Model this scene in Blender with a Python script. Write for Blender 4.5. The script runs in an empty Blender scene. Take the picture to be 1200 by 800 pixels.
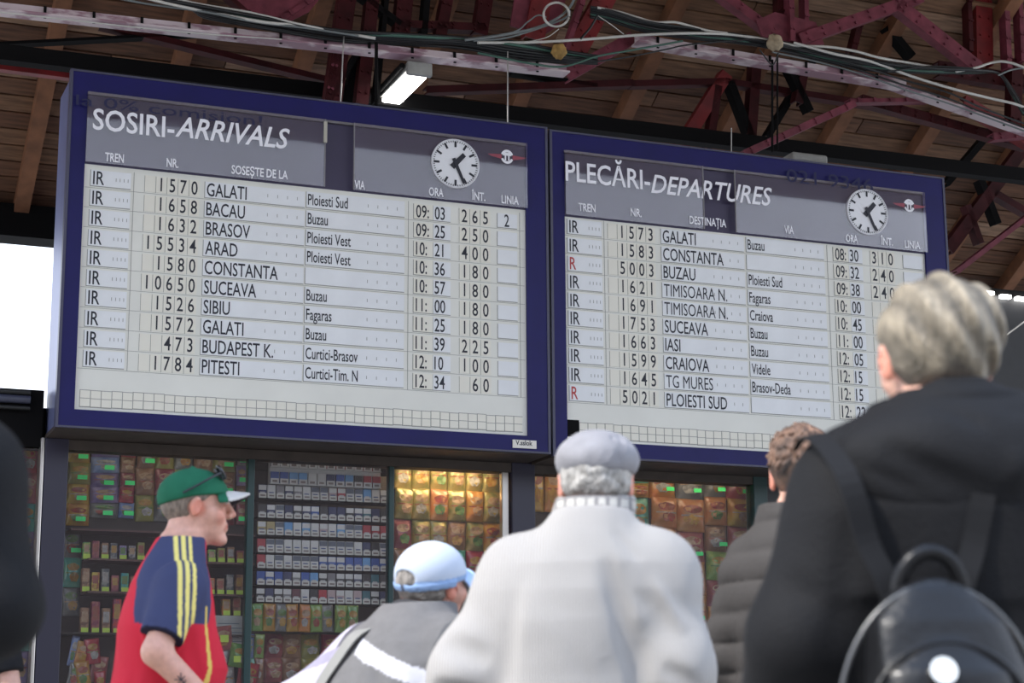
import bpy, bmesh, math, random
import numpy as np
from mathutils import Vector, Matrix, Quaternion
from math import sin, cos, pi, radians as R

# ------------------------------------------------------------------ camera
SC = bpy.context.scene
COL = SC.collection
FPX = 2235.0
PITCH, ROLL, YAW = R(12.168), R(-0.3815), R(21.906)
CZ = 0.92                      # camera height above the floor
cam_d = bpy.data.cameras.new('camera')
cam = bpy.data.objects.new('camera', cam_d); COL.objects.link(cam)
cam_d.sensor_width = 36.0
cam_d.lens = FPX / 1200 * 36.0
cam_d.clip_end = 400
cam.matrix_world = (Matrix.Translation((0, 0, CZ)) @ Matrix.Rotation(pi/2 + PITCH, 4, 'X')
                    @ Matrix.Rotation(ROLL, 4, 'Z'))
cam_d.dof.use_dof = True
cam_d.dof.focus_distance = 13.6
cam_d.dof.aperture_fstop = 5.3
SC.camera = cam

# ------------------------------------------------------------------ daylight
world = bpy.data.worlds.new('sky'); SC.world = world
world.use_nodes = True
wn = world.node_tree.nodes; wl = world.node_tree.links
bg = wn['Background']
tc = wn.new('ShaderNodeTexCoord'); sep = wn.new('ShaderNodeSeparateXYZ')
ramp = wn.new('ShaderNodeValToRGB')
ramp.color_ramp.elements[0].position = 0.0; ramp.color_ramp.elements[0].color = (0.92, 0.95, 1.0, 1)
ramp.color_ramp.elements[1].position = 1.0; ramp.color_ramp.elements[1].color = (0.42, 0.60, 0.95, 1)
wl.new(tc.outputs['Generated'], sep.inputs[0]); wl.new(sep.outputs['Z'], ramp.inputs[0])
wl.new(ramp.outputs[0], bg.inputs['Color'])
bg.inputs['Strength'].default_value = 1.5
sun_d = bpy.data.lights.new('sun', 'SUN'); sun_d.energy = 3.2; sun_d.angle = R(0.6)
sun_d.color = (1.0, 0.95, 0.88)
sun = bpy.data.objects.new('sun', sun_d); COL.objects.link(sun)
SUN_DIR = Vector((-0.72, -0.44, 1.0)).normalized()        # towards the sun
sun.rotation_euler = SUN_DIR.to_track_quat('Z', 'Y').to_euler()
vs = SC.view_settings
vs.view_transform = 'Standard'; vs.look = 'None'; vs.gamma = 1.0; vs.use_curve_mapping = False
vs.exposure = 0.82

# ------------------------------------------------------------------ frames of reference
CAMQ = cam.matrix_world.to_3x3()
E_U = Vector((cos(YAW), sin(YAW), 0)); E_D = Vector((-sin(YAW), cos(YAW), 0)); ORG = Vector((0, 14.0, CZ))
def ray(px, py):
    return CAMQ @ Vector(((px-600)/FPX, -(py-400)/FPX, -1.0))
def site(u, d, v):                       # u along the boards, d behind their faces, v above eye level
    return ORG + E_U*u + E_D*d + Vector((0, 0, v))
def K(px, py, d=0.0):                    # where the sight line meets the plane d -> (u, v)
    r = ray(px, py); o = Vector((0, 0, CZ))
    t = ((ORG - o).dot(E_D) + d) / r.dot(E_D)
    p = o + r*t
    return (p - ORG).dot(E_U), p.z - CZ
def at(px, py, Y):                       # sight line at world depth Y -> point
    r = ray(px, py); return Vector((0, 0, CZ)) + r*(Y/r.y)
def ws(px, py, d):
    u, v = K(px, py, d); return site(u, d, v)
rnd = random.Random(7)

# ------------------------------------------------------------------ materials
MATS = {}
def mat(name, col=(0.5,0.5,0.5), rough=0.6, metal=0.0, noise=0.0, nscale=8.0, bump=0.0, bscale=60.0,
        coat=0.0, emit=None, estr=0.0, col2=None, stretch=None, attr=False, spec=0.5, detail=4.0, sheen=0.0, sharp=False, translucent=0.0):
    if name in MATS: return MATS[name]
    m = bpy.data.materials.new(name); m.use_nodes = True
    n = m.node_tree.nodes; l = m.node_tree.links
    b = n['Principled BSDF']
    b.inputs['Base Color'].default_value = (*col, 1); b.inputs['Roughness'].default_value = rough
    b.inputs['Metallic'].default_value = metal
    b.inputs['Specular IOR Level'].default_value = spec
    if coat: b.inputs['Coat Weight'].default_value = coat; b.inputs['Coat Roughness'].default_value = 0.12
    if sheen: b.inputs['Sheen Weight'].default_value = sheen
    tcn = n.new('ShaderNodeTexCoord'); mp = n.new('ShaderNodeMapping')
    l.new(tcn.outputs['Object'], mp.inputs[0])
    if stretch: mp.inputs['Scale'].default_value = stretch
    src = None
    if attr:
        a = n.new('ShaderNodeAttribute'); a.attribute_name = 'col'; src = a.outputs['Color']
        l.new(src, b.inputs['Base Color'])
    if noise > 0 or col2:
        nt = n.new('ShaderNodeTexNoise'); nt.inputs['Scale'].default_value = nscale
        nt.inputs['Detail'].default_value = detail
        l.new(mp.outputs[0], nt.inputs['Vector'])
        mr = n.new('ShaderNodeMapRange'); mr.inputs['From Min'].default_value = 0.46 if sharp else 0.3
        mr.inputs['From Max'].default_value = 0.54 if sharp else 0.7
        l.new(nt.outputs['Fac'], mr.inputs['Value'])
        mx = n.new('ShaderNodeMix'); mx.data_type = 'RGBA'
        if col2:
            mx.inputs[6].default_value = (*col, 1); mx.inputs[7].default_value = (*col2, 1)
            l.new(mr.outputs[0], mx.inputs[0])
            l.new(mx.outputs[2], b.inputs['Base Color'])
        else:
            mx.blend_type = 'MULTIPLY'; mx.inputs[0].default_value = 1.0
            if src: l.new(src, mx.inputs[6])
            else: mx.inputs[6].default_value = (*col, 1)
            m2 = n.new('ShaderNodeMapRange'); m2.inputs['To Min'].default_value = 1 - noise; m2.inputs['To Max'].default_value = 1.0 + noise*0.3
            l.new(mr.outputs[0], m2.inputs['Value']); l.new(m2.outputs[0], mx.inputs[7])
            l.new(mx.outputs[2], b.inputs['Base Color'])
    if bump > 0:
        nb = n.new('ShaderNodeTexNoise'); nb.inputs['Scale'].default_value = bscale; nb.inputs['Detail'].default_value = 3
        l.new(mp.outputs[0], nb.inputs['Vector'])
        bp = n.new('ShaderNodeBump'); bp.inputs['Strength'].default_value = bump; bp.inputs['Distance'].default_value = 0.01
        l.new(nb.outputs['Fac'], bp.inputs['Height']); l.new(bp.outputs[0], b.inputs['Normal'])
    if emit:
        b.inputs['Emission Color'].default_value = (*emit, 1); b.inputs['Emission Strength'].default_value = estr
    MATS[name] = m
    return m
def glass_mat(name, haze=0.06, tint=(1,1,1)):
    m = bpy.data.materials.new(name); m.use_nodes = True
    n = m.node_tree.nodes; l = m.node_tree.links
    n.remove(n['Principled BSDF']); out = n['Material Output']
    t = n.new('ShaderNodeBsdfTransparent'); t.inputs[0].default_value = (*tint, 1)
    g = n.new('ShaderNodeBsdfGlossy'); g.inputs['Roughness'].default_value = 0.03
    fr = n.new('ShaderNodeFresnel'); fr.inputs[0].default_value = 1.5
    mx = n.new('ShaderNodeMixShader'); l.new(fr.outputs[0], mx.inputs[0]); l.new(t.outputs[0], mx.inputs[1]); l.new(g.outputs[0], mx.inputs[2])
    d = n.new('ShaderNodeBsdfDiffuse'); d.inputs[0].default_value = (0.70, 0.62, 0.80, 1)  # purple diffuse veil painted in for reflected haze on the glass
    m2 = n.new('ShaderNodeMixShader'); m2.inputs[0].default_value = haze
    l.new(mx.outputs[0], m2.inputs[1]); l.new(d.outputs[0], m2.inputs[2]); l.new(m2.outputs[0], out.inputs[0])
    return m

# ------------------------------------------------------------------ mesh helpers
class MB:
    def __init__(s): s.v = []; s.f = []; s.mi = []; s.sm = []
    def add(s, vs, fs, mi=0, smooth=False):
        o = len(s.v); s.v += [tuple(v) for v in vs]; s.f += [tuple(i+o for i in f) for f in fs]
        s.mi += [mi]*len(fs); s.sm += [smooth]*len(fs); return s
    def box(s, x0, x1, y0, y1, z0, z1, mi=0, M=None, bev=0.0):
        if bev > 0:
            bm = bmesh.new(); bmesh.ops.create_cube(bm, size=1)
            for v in bm.verts: v.co = Vector(((x0+x1)/2 + v.co.x*(x1-x0), (y0+y1)/2 + v.co.y*(y1-y0), (z0+z1)/2 + v.co.z*(z1-z0)))
            bmesh.ops.bevel(bm, geom=bm.edges[:], offset=bev, segments=2, affect='EDGES', profile=0.5)
            bm.verts.index_update()
            vs = [M @ v.co if M else v.co.copy() for v in bm.verts]; fs = [[v.index for v in f.verts] for f in bm.faces]; bm.free()
            return s.add(vs, fs, mi)
        vs = [Vector((x, y, z)) for x in (x0, x1) for y in (y0, y1) for z in (z0, z1)]
        if M: vs = [M @ v for v in vs]
        return s.add(vs, [(0,1,3,2),(4,6,7,5),(0,4,5,1),(2,3,7,6),(0,2,6,4),(1,5,7,3)], mi)
    def bar(s, a, b, w, t, up=(0,0,1), mi=0):
        a = Vector(a); b = Vector(b); d = (b-a); L = d.length; d.normalize()
        x = d.cross(Vector(up))
        if x.length < 1e-4: x = d.cross(Vector((1,0,0)))
        x.normalize(); z = x.cross(d)
        M = Matrix((x, d, z)).transposed().to_4x4(); M.translation = a
        return s.box(-w/2, w/2, 0, L, -t/2, t/2, mi, M)
    def tube(s, pts, r, n=8, mi=0, caps=True):
        pts = [Vector(p) for p in pts]; N = len(pts)
        rr = r if isinstance(r, (list, tuple)) else [r]*N
        vs = []; fs = []; px = None
        for i, p in enumerate(pts):
            t = (pts[min(i+1, N-1)] - pts[max(i-1, 0)]).normalized()
            if px is None:
                px = t.cross(Vector((0,0,1)));
                if px.length < 1e-3: px = t.cross(Vector((1,0,0)))
            px = (px - t*px.dot(t)).normalized(); py = t.cross(px)
            for k in range(n):
                a = 2*pi*k/n; vs.append(p + (px*cos(a) + py*sin(a))*rr[i])
        for i in range(N-1):
            for k in range(n):
                k2 = (k+1) % n; fs.append((i*n+k, i*n+k2, (i+1)*n+k2, (i+1)*n+k))
        s.add(vs, fs, mi, True)
        if caps: s.add(vs[:n], [tuple(range(n-1,-1,-1))], mi); s.add(vs[-n:], [tuple(range(n))], mi)
        return s
    def disc(s, c, r, n=32, y0=0.0, y1=0.01, mi=0):        # short cylinder whose axis is local y
        vs = [(c[0]+r*cos(2*pi*k/n), y, c[1]+r*sin(2*pi*k/n)) for y in (y0, y1) for k in range(n)]
        fs = [tuple(range(n)), tuple(range(2*n-1, n-1, -1))] + [(k, n+k, n+(k+1)%n, (k+1)%n) for k in range(n)]
        return s.add(vs, fs, mi)
    def mesh(s, name, mats):
        me = bpy.data.meshes.new(name); me.from_pydata(s.v, [], s.f)
        for m in (mats if isinstance(mats, (list, tuple)) else [mats]): me.materials.append(m)
        if any(s.mi): me.polygons.foreach_set('material_index', s.mi)
        me.polygons.foreach_set('use_smooth', s.sm); me.update()
        return me
def spline(pts, n=8):
    P = [Vector(p) for p in pts]; P = [2*P[0]-P[1]] + P + [2*P[-1]-P[-2]]; out = []
    for i in range(1, len(P)-2):
        for k in range(n):
            t = k/n
            out.append(0.5*((2*P[i]) + (P[i+1]-P[i-1])*t + (2*P[i-1]-5*P[i]+4*P[i+1]-P[i+2])*t*t + (3*P[i]-P[i-1]-3*P[i+1]+P[i+2])*t**3))
    out.append(P[-2]); return out
def link(name, me, parent=None, loc=None, rz=None):
    o = bpy.data.objects.new(name, me); COL.objects.link(o)
    if parent: o.parent = parent
    if loc is not None: o.location = loc
    if rz is not None: o.rotation_euler = (0, 0, rz)
    return o
def obj(name, mb, mats, parent=None, loc=None, rz=None):
    return link(name, mb.mesh(name, mats), parent, loc, rz)
def tag(o, label=None, cat=None, group=None, kind=None):
    if label: o['label'] = label
    if cat: o['category'] = cat
    if group: o['group'] = group
    if kind: o['kind'] = kind
    return o
def thing(name, label, cat, loc=(0,0,0), rz=0.0, group=None):
    o = link(name, None, None, loc, rz); o.empty_display_size = 0.1
    return tag(o, label, cat, group)
def struct(name, mb, m, loc=None, rz=None):
    return tag(obj(name, mb, m, None, loc, rz), kind='structure')
ORD = ['first','second','third','fourth','fifth','sixth','seventh','eighth','ninth','tenth','eleventh','twelfth','thirteenth','fourteenth','fifteenth','sixteenth','seventeenth']

# lettering: built from the built-in font, laid on the local x-z plane facing -y
_tc = {}
def glyphs(s, bold=0.0, shear=0.0, spacing=1.0):
    key = (s, bold, shear, spacing)
    if key not in _tc:
        cu = bpy.data.curves.new('t', 'FONT'); cu.body = s; cu.size = 1.0; cu.offset = bold; cu.shear = shear; cu.resolution_u = 3
        cu.space_character = spacing
        o = bpy.data.objects.new('t', cu); COL.objects.link(o)
        dg = bpy.context.evaluated_depsgraph_get(); dg.update()
        me = bpy.data.meshes.new_from_object(o.evaluated_get(dg))
        n = len(me.vertices); a = np.empty(n*3); me.vertices.foreach_get('co', a); a = a.reshape(-1, 3)
        _tc[key] = (a, [tuple(p.vertices) for p in me.polygons])
        bpy.data.objects.remove(o); bpy.data.curves.remove(cu); bpy.data.meshes.remove(me)
    return _tc[key]
_h = glyphs('H')[0]; CAPH = _h[:,1].max() - _h[:,1].min()
_c = glyphs('CONSTANTA')[0]; CW = (_c[:,0].max() - _c[:,0].min())
def text_me(s, h, sx, m, bold=0.0, shear=0.0, width=None, spacing=1.0):
    """mesh of s, cap height h, horizontal factor sx (or fitted to width), origin at left end of the baseline"""
    a, f = glyphs(s, bold, shear, spacing)
    k = h/CAPH; x = a[:,0]-a[:,0].min()
    kx = (width/x.max()) if width else k*sx
    me = bpy.data.meshes.new('lettering')
    me.from_pydata([(x[i]*kx, 0, a[i,1]*k) for i in range(len(a))], [], f); me.materials.append(m); me.update()
    # faces must look towards -y
    if me.polygons and me.polygons[0].normal.y > 0: me.flip_normals()
    return me
# ------------------------------------------------------------------ colours used across the place
M_floor = mat('paving', (0.30,0.29,0.27), 0.8, noise=0.25, nscale=1.5, bump=0.2, bscale=20)
M_wood = [mat('roof_plank_%d' % i, c, 0.85, noise=0.55, nscale=5, stretch=(0.6,6,6), bump=0.3, bscale=20)
          for i, c in enumerate([(0.19,0.092,0.050),(0.135,0.064,0.035),(0.23,0.12,0.064),(0.16,0.073,0.038),(0.33,0.20,0.125)])]
M_raft = mat('rafter_wood', (0.24,0.10,0.045), 0.8, noise=0.4, nscale=5, bump=0.2)
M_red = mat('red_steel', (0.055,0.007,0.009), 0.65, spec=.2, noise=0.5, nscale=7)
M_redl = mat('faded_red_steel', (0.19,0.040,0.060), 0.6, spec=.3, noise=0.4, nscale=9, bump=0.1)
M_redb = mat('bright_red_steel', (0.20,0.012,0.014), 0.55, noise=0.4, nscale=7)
M_pink = mat('peeling_pink_paint', (0.60,0.50,0.52), 0.6, col2=(0.30,0.17,0.21), nscale=3.2, stretch=(1,1,4), sharp=True, detail=12)
M_dark = mat('dark_steel', (0.0045,0.0042,0.0045), 0.8, spec=.12)
M_black = mat('black_cable', (0.010,0.011,0.012), 0.5)
M_grey = mat('grey_cable', (0.16,0.18,0.18), 0.5)
M_white = mat('white_cable', (0.55,0.54,0.50), 0.5)
M_green = mat('green_cable', (0.05,0.12,0.09), 0.5)
M_side = mat('blue_lit_housing', (0.16,0.18,0.34), 0.38, metal=0.25, noise=0.25, nscale=3, stretch=(1,1,0.2))  # colour lightened for the light from the opening at the left
M_blue = mat('blue_frame_paint', (0.0075,0.006,0.095), 0.4, noise=0.15, nscale=4, spec=0.25)
M_head = mat('header_purple_grey', (0.040,0.031,0.078), 0.45, noise=0.15, nscale=3)
M_panel = mat('board_cream', (0.78,0.78,0.72), 0.6, noise=0.06, nscale=2)
M_card = mat('card_white', (0.79,0.81,0.83), 0.5, noise=0.05, nscale=6)
M_tile = mat('tile_cream', (0.79,0.77,0.68), 0.55)
M_line = mat('joint_grey', (0.30,0.30,0.28), 0.6)
M_ink = mat('black_lettering', (0.012,0.014,0.025), 0.5)
M_redink = mat('red_lettering', (0.45,0.05,0.05), 0.5)
M_wt = mat('white_lettering', (0.85,0.85,0.90), 0.4)
M_faint = mat('faint_blue_lettering', (0.030,0.032,0.080), 0.7, spec=.2)
M_under = mat('brown_soffit', (0.055,0.040,0.032), 0.6, noise=0.3)
M_post = mat('navy_post', (0.022,0.020,0.040), 0.4)
M_teal = mat('dark_green_frame', (0.010,0.040,0.040), 0.4)
M_alu = mat('aluminium', (0.55,0.53,0.50), 0.3, metal=0.9)
M_tube = mat('lit_tube', (0.9,0.9,0.9), 0.5, emit=(1.0,0.98,0.95), estr=6.0)
M_lamph = mat('lamp_housing', (0.30,0.30,0.28), 0.5, noise=0.3)
G_board = glass_mat('board_glass', 0.05); G_shop = glass_mat('shop_glass', 0.012)

# ------------------------------------------------------------------ the ground and the hall
struct('floor', MB().box(-30, 30, -20, 60, -0.2, 0.0), M_floor)

# unseen hall front behind the viewer, added to darken reflections and fill
struct('wall_unseen_front', MB().box(-60, 110, -27, -26, 0, 12.5).box(-61,111,-27.5,-25.2,12.5,12.9), mat('unseen_hall_wall', (0.16,0.13,0.11), .8, noise=.3, nscale=.6))
# station roof: a pitched timber roof on steel trusses, ridge and eaves parallel to the boards
EAVE_D, EAVE_V, SL = 4.0, 4.84, math.tan(R(30))
def roof_v(d): return EAVE_V + SL*(EAVE_D - d)
RIDGE_D = -4.5
SLEN = 1/math.cos(R(30))
roof = thing('ceiling', None, None, site(0, EAVE_D, EAVE_V), YAW); roof['kind'] = 'structure'
sl = R(-30)
def roof_M():          # local frame of the roof slope: x along the eave, y up the slope towards the viewer, z below
    return Matrix.Rotation(R(-30), 4, 'X')
RM = roof_M()
def rpt(x, s, off=0.0):  # s metres up the slope, off below the planks
    return Vector((x, -s*cos(R(30)), s*sin(R(30)))) + Vector((0, -sin(R(30)), -cos(R(30))))*off
def rbox(mb, x0, x1, s0, s1, o0, o1, mi=0):
    vs = [rpt(x, s, o) for x in (x0, x1) for s in (s0, s1) for o in (o0, o1)]
    return mb.add(vs, [(0,1,3,2),(4,6,7,5),(0,4,5,1),(2,3,7,6),(0,2,6,4),(1,5,7,3)], mi)
# planks in view
pl_mesh = {}
for row in range(20):
    s0 = row*0.19
    x = -6.5 + rnd.uniform(-1.5, 0)
    while x < 9.5:
        L = rnd.choice([2.2, 2.9, 3.4, 3.9])
        o = link('plank', None if False else rbox(MB(), 0, L-0.012, 0, 0.17, rnd.choice([-0.004, 0.0, 0.008, 0.014])-0.02, 0.02).mesh('plank', rnd.choice(M_wood[:4] + ([M_wood[4]] if rnd.random() < 0.3 else []))),
                 roof, rpt(x, s0))
        x += L
back = MB()
rbox(back, -11, 13, 0, (EAVE_D-RIDGE_D)*SLEN, -0.12, -0.045)
tag(obj('roof_deck', back, M_wood[1], roof))
other = MB()                                       # the other slope, above and behind the viewer's sight
yr = -(EAVE_D-RIDGE_D); zr = (EAVE_D-RIDGE_D)*SL
other.add([(-11, yr, zr), (13, yr, zr), (13, yr-4.2, zr-4.2*SL), (-11, yr-4.2, zr-4.2*SL)] +
          [(-11, yr, zr+.1), (13, yr, zr+.1), (13, yr-4.2, zr-4.2*SL+.1), (-11, yr-4.2, zr-4.2*SL+.1)],
          [(0,1,2,3),(7,6,5,4),(0,4,5,1),(2,6,7,3),(0,3,7,4),(1,5,6,2)])
tag(obj('roof_slope', other, M_wood[1], roof))
rf = rbox(MB(), 0, 0.13, 0.0, 9.5, 0.0, 0.14).mesh('rafter', M_raft)
for i in range(15):
    link('rafter', rf, roof, rpt(-6.4 + i*1.05 + rnd.uniform(-.06,.06), 0, 0.02))
# the dark eave beam under the lower edge and the red and black purlins in front of the slope
struct('trim_eave', MB().box(-11, 13, -0.15, 0.15, -0.30, 0.0), M_dark, site(0, EAVE_D, EAVE_V-0.02), YAW)
def purlin(name, a, b, d, h, t, m, lab, cat='beam'):
    A = ws(*a, d); B = ws(*b, d)
    A, B = A-(B-A)*.45, B+(B-A)*.3
    o = obj(name, MB().bar((0,0,0), B-A, t, h), m, None, A); return tag(o, lab, cat)
purlin('roof_purlin', (-60,56), (1260,214), 1.05, 0.125, 0.12, M_dark, 'long black steel beam running just above both timetable boards')
purlin('roof_purlin', (-60,70), (520,145), 1.35, 0.07, 0.08, M_redb, 'thin red beam seen under the black beam at the far left')
# ------------------------------------------------------------------ the red steel trusses
def truss(label, members, gussets=(), plates=()):
    """members: (px0,py0,px1,py1,width px,d,material)"""
    a0 = members[0]; base = ws(a0[0], a0[1], a0[5])
    t = thing('roof_truss', label, 'truss', base, 0)
    for (x0,y0,x1,y1,w,d,m) in members:
        A = ws(x0,y0,d); B = ws(x1,y1,d)
        if y0 < 0:                                       # members that leave the frame run on up to the roof
            need = roof_v(d) - 0.12 + CZ - A.z
            if need > 0 and A.z-B.z > .12: A = A + (A-B)*(need/(A.z-B.z)) if need/(A.z-B.z)*abs(A.x-B.x) < 1.2 else A
        wm = w*(A.y)/FPX*1.0
        mb = MB(); n = Vector(E_D)
        a = A-base; b = B-base; dr = (b-a).normalized(); side = dr.cross(n).normalized()
        # two angles back to back: a flat face towards the viewer and a flange going back
        mb.bar(a, b, wm, 0.02, up=n); 
        mb.bar(a+side*(wm/2-.008)+n*0.05, b+side*(wm/2-.008)+n*0.05, 0.014, 0.09, up=n)
        mb.bar(a-side*(wm/2-.008)+n*0.05, b-side*(wm/2-.008)+n*0.05, 0.014, 0.09, up=n)
        o = obj('strut', mb, m, t)
        L = (b-a).length
        if m is not M_dark and L > 0.25 and d < 1.2:
            rv = MB(); k = int(L/0.16)
            for q in range(k):
                for sg in (-1, 1):
                    c = a + dr*(0.08 + q*L/max(k,1)) + side*sg*wm*0.27 - n*0.012
                    rv.tube([c, c-n*0.014], 0.013, 6)
            rr = obj('rivets', rv, m, o); rr['kind'] = 'stuff'
    for (poly, d, m) in gussets:
        P = [ws(x, y, d)-base for x, y in poly]; n = Vector(E_D); k = len(P)
        mb = MB(); mb.add(P + [p+n*0.02 for p in P], [tuple(range(k)), tuple(range(2*k-1, k-1, -1))] + [(i, k+i, k+(i+1)%k, (i+1)%k) for i in range(k)])
        obj('gusset_plate', mb, m, t)
    return t
D1, D2, D3 = 0.75, 1.5, 1.9
truss('dark red truss post and splayed braces left of centre, behind the cables', [
    (411,-30,390,122,22,D1,M_red), (440,-30,424,122,16,D1,M_red), (427,50,408,122,16,D1+.2,M_dark), (398,40,384,120,9,D1,M_redl), (455,-20,441,120,6,D1,M_dark),
    (478,-30,470,46,20,D1,M_red), (503,-30,497,40,8,D1,M_dark), (530,-30,516,44,14,D1,M_red), (574,-30,563,40,18,D1,M_red),
    (424,-6,470,28,8,D1,M_dark), (470,28,570,32,10,D1,M_red), (425,52,384,120,7,D1,M_dark)])
truss('faded red riveted truss joint with broad plate above the first gap of the cables', [
    (722,-25,672,66,26,0.55,M_redb), (640,-30,626,46,26,0.6,M_redb), (690,-20,664,58,6,0.5,M_redl), (742,44,664,88,16,0.5,M_redl)],
    [([(598,30),(606,-20),(668,-20),(655,30),(636,42)],0.62,M_redl)])
truss('pinkish red riveted plate and brace at the top left of centre', [
    (282,14,350,34,8,0.5,M_redl), (262,-10,300,24,6,0.55,M_red), (384,-12,330,22,6,0.55,M_redl)],
    [([(268,-15),(386,-15),(362,14),(330,30),(292,26)],0.56,M_redl)])
truss('large red riveted truss joint at the top right, three braces meeting', [
    (838,-14,916,44,13,0.55,M_redl), (926,-30,929,48,7,0.5,M_redl), (914,-30,916,44,8,0.6,M_red), (944,-30,945,30,6,0.6,M_redl),
    (938,46,1080,-4,15,0.5,M_redl), (1052,4,1148,80,18,0.5,M_redl), (1080,-20,1040,16,10,0.6,M_red)],
    [([(886,24),(908,14),(956,26),(966,52),(898,54)],0.53,M_redl)])
truss('dark red posts and beam ends in the upper right corner', [
    (1152,-30,1154,75,24,0.75,M_redb), (1178,-30,1183,80,7,0.6,M_redl), (1194,-30,1199,72,6,0.62,M_redl), (1135,-30,1138,60,6,0.7,M_red),
    (1100,80,1210,98,20,0.8,M_red), (1192,70,1190,150,16,0.7,M_red), (1130,118,1215,170,16,0.7,M_redb), (1164,160,1215,156,9,0.6,M_redl)])
truss('slanting pink brace rising from the top of the departures board', [
    (872,180,1002,121,9,0.6,M_redl), (996,118,1090,117,5,0.75,M_redl), (1010,116,1205,170,12,0.95,M_red)])
truss('crossing dark red braces right of centre, high behind the departures board', [
    (852,86,800,170,16,D2,M_redb), (842,100,832,172,10,D2,M_red), (856,95,884,168,10,D2,M_dark), (887,70,880,168,13,D2,M_red),
    (740,98,850,95,8,D2,M_red), (850,95,1060,128,8,D2,M_red), (500,105,742,97,9,D2,M_red), (900,160,960,60,8,D2,M_dark),
    (925,78,950,130,9,1.35,M_dark), (944,76,936,120,11,1.35,M_red), (1040,30,1070,66,10,1.0,M_dark), (1000,60,1010,20,8,1.0,M_red)])
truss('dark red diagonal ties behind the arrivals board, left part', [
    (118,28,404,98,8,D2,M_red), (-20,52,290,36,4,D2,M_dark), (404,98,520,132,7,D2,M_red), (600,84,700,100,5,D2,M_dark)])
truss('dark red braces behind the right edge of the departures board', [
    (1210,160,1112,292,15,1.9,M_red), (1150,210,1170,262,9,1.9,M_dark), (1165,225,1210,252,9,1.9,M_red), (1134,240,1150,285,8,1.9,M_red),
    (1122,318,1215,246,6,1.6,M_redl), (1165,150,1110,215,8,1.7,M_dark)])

# ------------------------------------------------------------------ the peeling beams that carry the cables
def beam(name, a, b, d, h, lab):
    A = ws(*a, d); B = ws(*b, d); n = Vector(E_D)
    t = thing(name, lab, 'beam', A, 0); L = B-A; dr = L.normalized(); up = dr.cross(n); up = -up if up.z < 0 else up
    obj('flange', MB().bar((0,0,0), L, 0.14, 0.014, up=up), M_pink, t)
    obj('web', MB().bar(up*h/2, L+up*h/2, 0.012, h, up=up), M_pink, t)
    mb = MB(); k = int(L.length/0.35)
    for i in range(k):
        p = dr*(0.2+i*0.35) - n*0.02; mb.bar(p - up*0.015, p+up*h, 0.02, 0.012, up=n)
    obj('cable_clips', mb, M_dark, t)['kind'] = 'stuff'
    return t
beam('cable_beam', (-40,10), (664,87), 0.30, 0.075, 'long beam of peeling pinkish white paint at the upper left, cables lying on it')
beam('cable_beam', (744,51), (1062,104), 0.34, 0.085, 'peeling pink beam at the upper right carrying cables')
beam('cable_beam', (1035,98), (1215,160), 0.42, 0.05, 'short red pink beam end sloping down at the right edge')
BL = thing('cable_bundle', 'bundle of black and white cables lying on the left pink beam', 'cables', ws(200,5,.18))
BR = thing('cable_bundle', 'bundle of black and white cables running over the right pink beam', 'cables', ws(720,14,.18))
BC = thing('cable_bundle', 'grey cables rising beside the white coil at top centre', 'cables', ws(545,47,.15))
def cable(pts, r, m, lab, d=0.15, j=0.012, grp=None, name='cable', par=None):
    P = []
    for (x, y) in pts: P.append(ws(x, y, d + rnd.uniform(-.04,.04)))
    base = P[0]
    S = spline([p-base for p in P], 7)
    if par:
        o = obj(name, MB().tube(S, r, 6), m, par, base-par.location)
        if lab and m not in (M_black,): o['label'] = lab
        return o
    o = obj(name, MB().tube(S, r, 6), m, None, base)
    return tag(o, lab, 'cable', grp)
cable([(700,9),(725,14),(745,20),(767,26),(790,26),(807,30),(830,36),(852,39)], .011, M_white, 'white cable waving along the top right of centre, upper of two', par=BR)
cable([(560,80-30),(600,50),(640,49),(700,45),(750,41),(805,39),(850,40),(890,45),(930,53),(970,55),(1002,60),(1032,68),(1067,74),(1100,80)], .012, M_white, 'thick white cable running from centre to the right over the black bundle', par=BR)
cable([(930,50),(977,63),(1020,72),(1070,90),(1120,105),(1160,115),(1190,122),(1215,132)], .012, M_white, 'white cable sloping down to the right edge', par=BR)
cable([(1120,84),(1145,79),(1160,74),(1175,72),(1192,76),(1215,86)], .012, M_white, 'short white cable arching at the right edge', par=BR)
cable([(1170,88),(1185,82),(1200,80),(1215,84)], .009, M_grey, 'short grey cable end at the right edge', par=BR)
cable([(150,-8),(200,5),(260,17),(310,26),(350,30),(400,38),(440,45)], .012, M_white, 'white cable entering from the top left, lower of three', par=BL)
cable([(175,-10),(230,4),(290,14),(350,28),(380,34)], .009, M_white, 'white cable entering from the top left, uppermost of three', par=BL)
cable([(130,-4),(170,4),(240,14),(300,26),(360,33),(420,42)], .009, M_grey, 'pale grey cable entering from the top left between white ones', par=BL)
cable([(-20,12),(70,22),(150,31),(230,39),(330,46)], .005, M_white, 'thin pale wire across the top left under the beam')
for i, dy in enumerate((0, 2, 4, 6, 8, 10, 12)):
    cable([(180+9*i,-2+dy),(240,8+dy),(320,23+dy),(400,36+dy),(470,40+dy),(540,44+dy),(600,49+dy*1.6),(650,58+dy*1.2),(700,66+dy*.7)], .013, M_black if i != 1 else M_green,
          'dark green cable', d=0.16+.02*i, par=BL)
for i, dy in enumerate((0, 2, 4, 6, 8, 10, 12)):
    cable([(692,8+dy),(720,14+dy),(760,26+dy),(810,33+dy),(860,40+dy*.8),(900,46+dy*.8),(960,58+dy),(1020,70+dy),(1080,79+dy*.5),(1140,82+dy*.3),(1170,86),(1186,104+dy*.6),(1200,128+dy*.6)], .012, M_black if i != 4 else M_green,
          'dark green cable', d=0.16+.02*i, par=BR)
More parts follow.
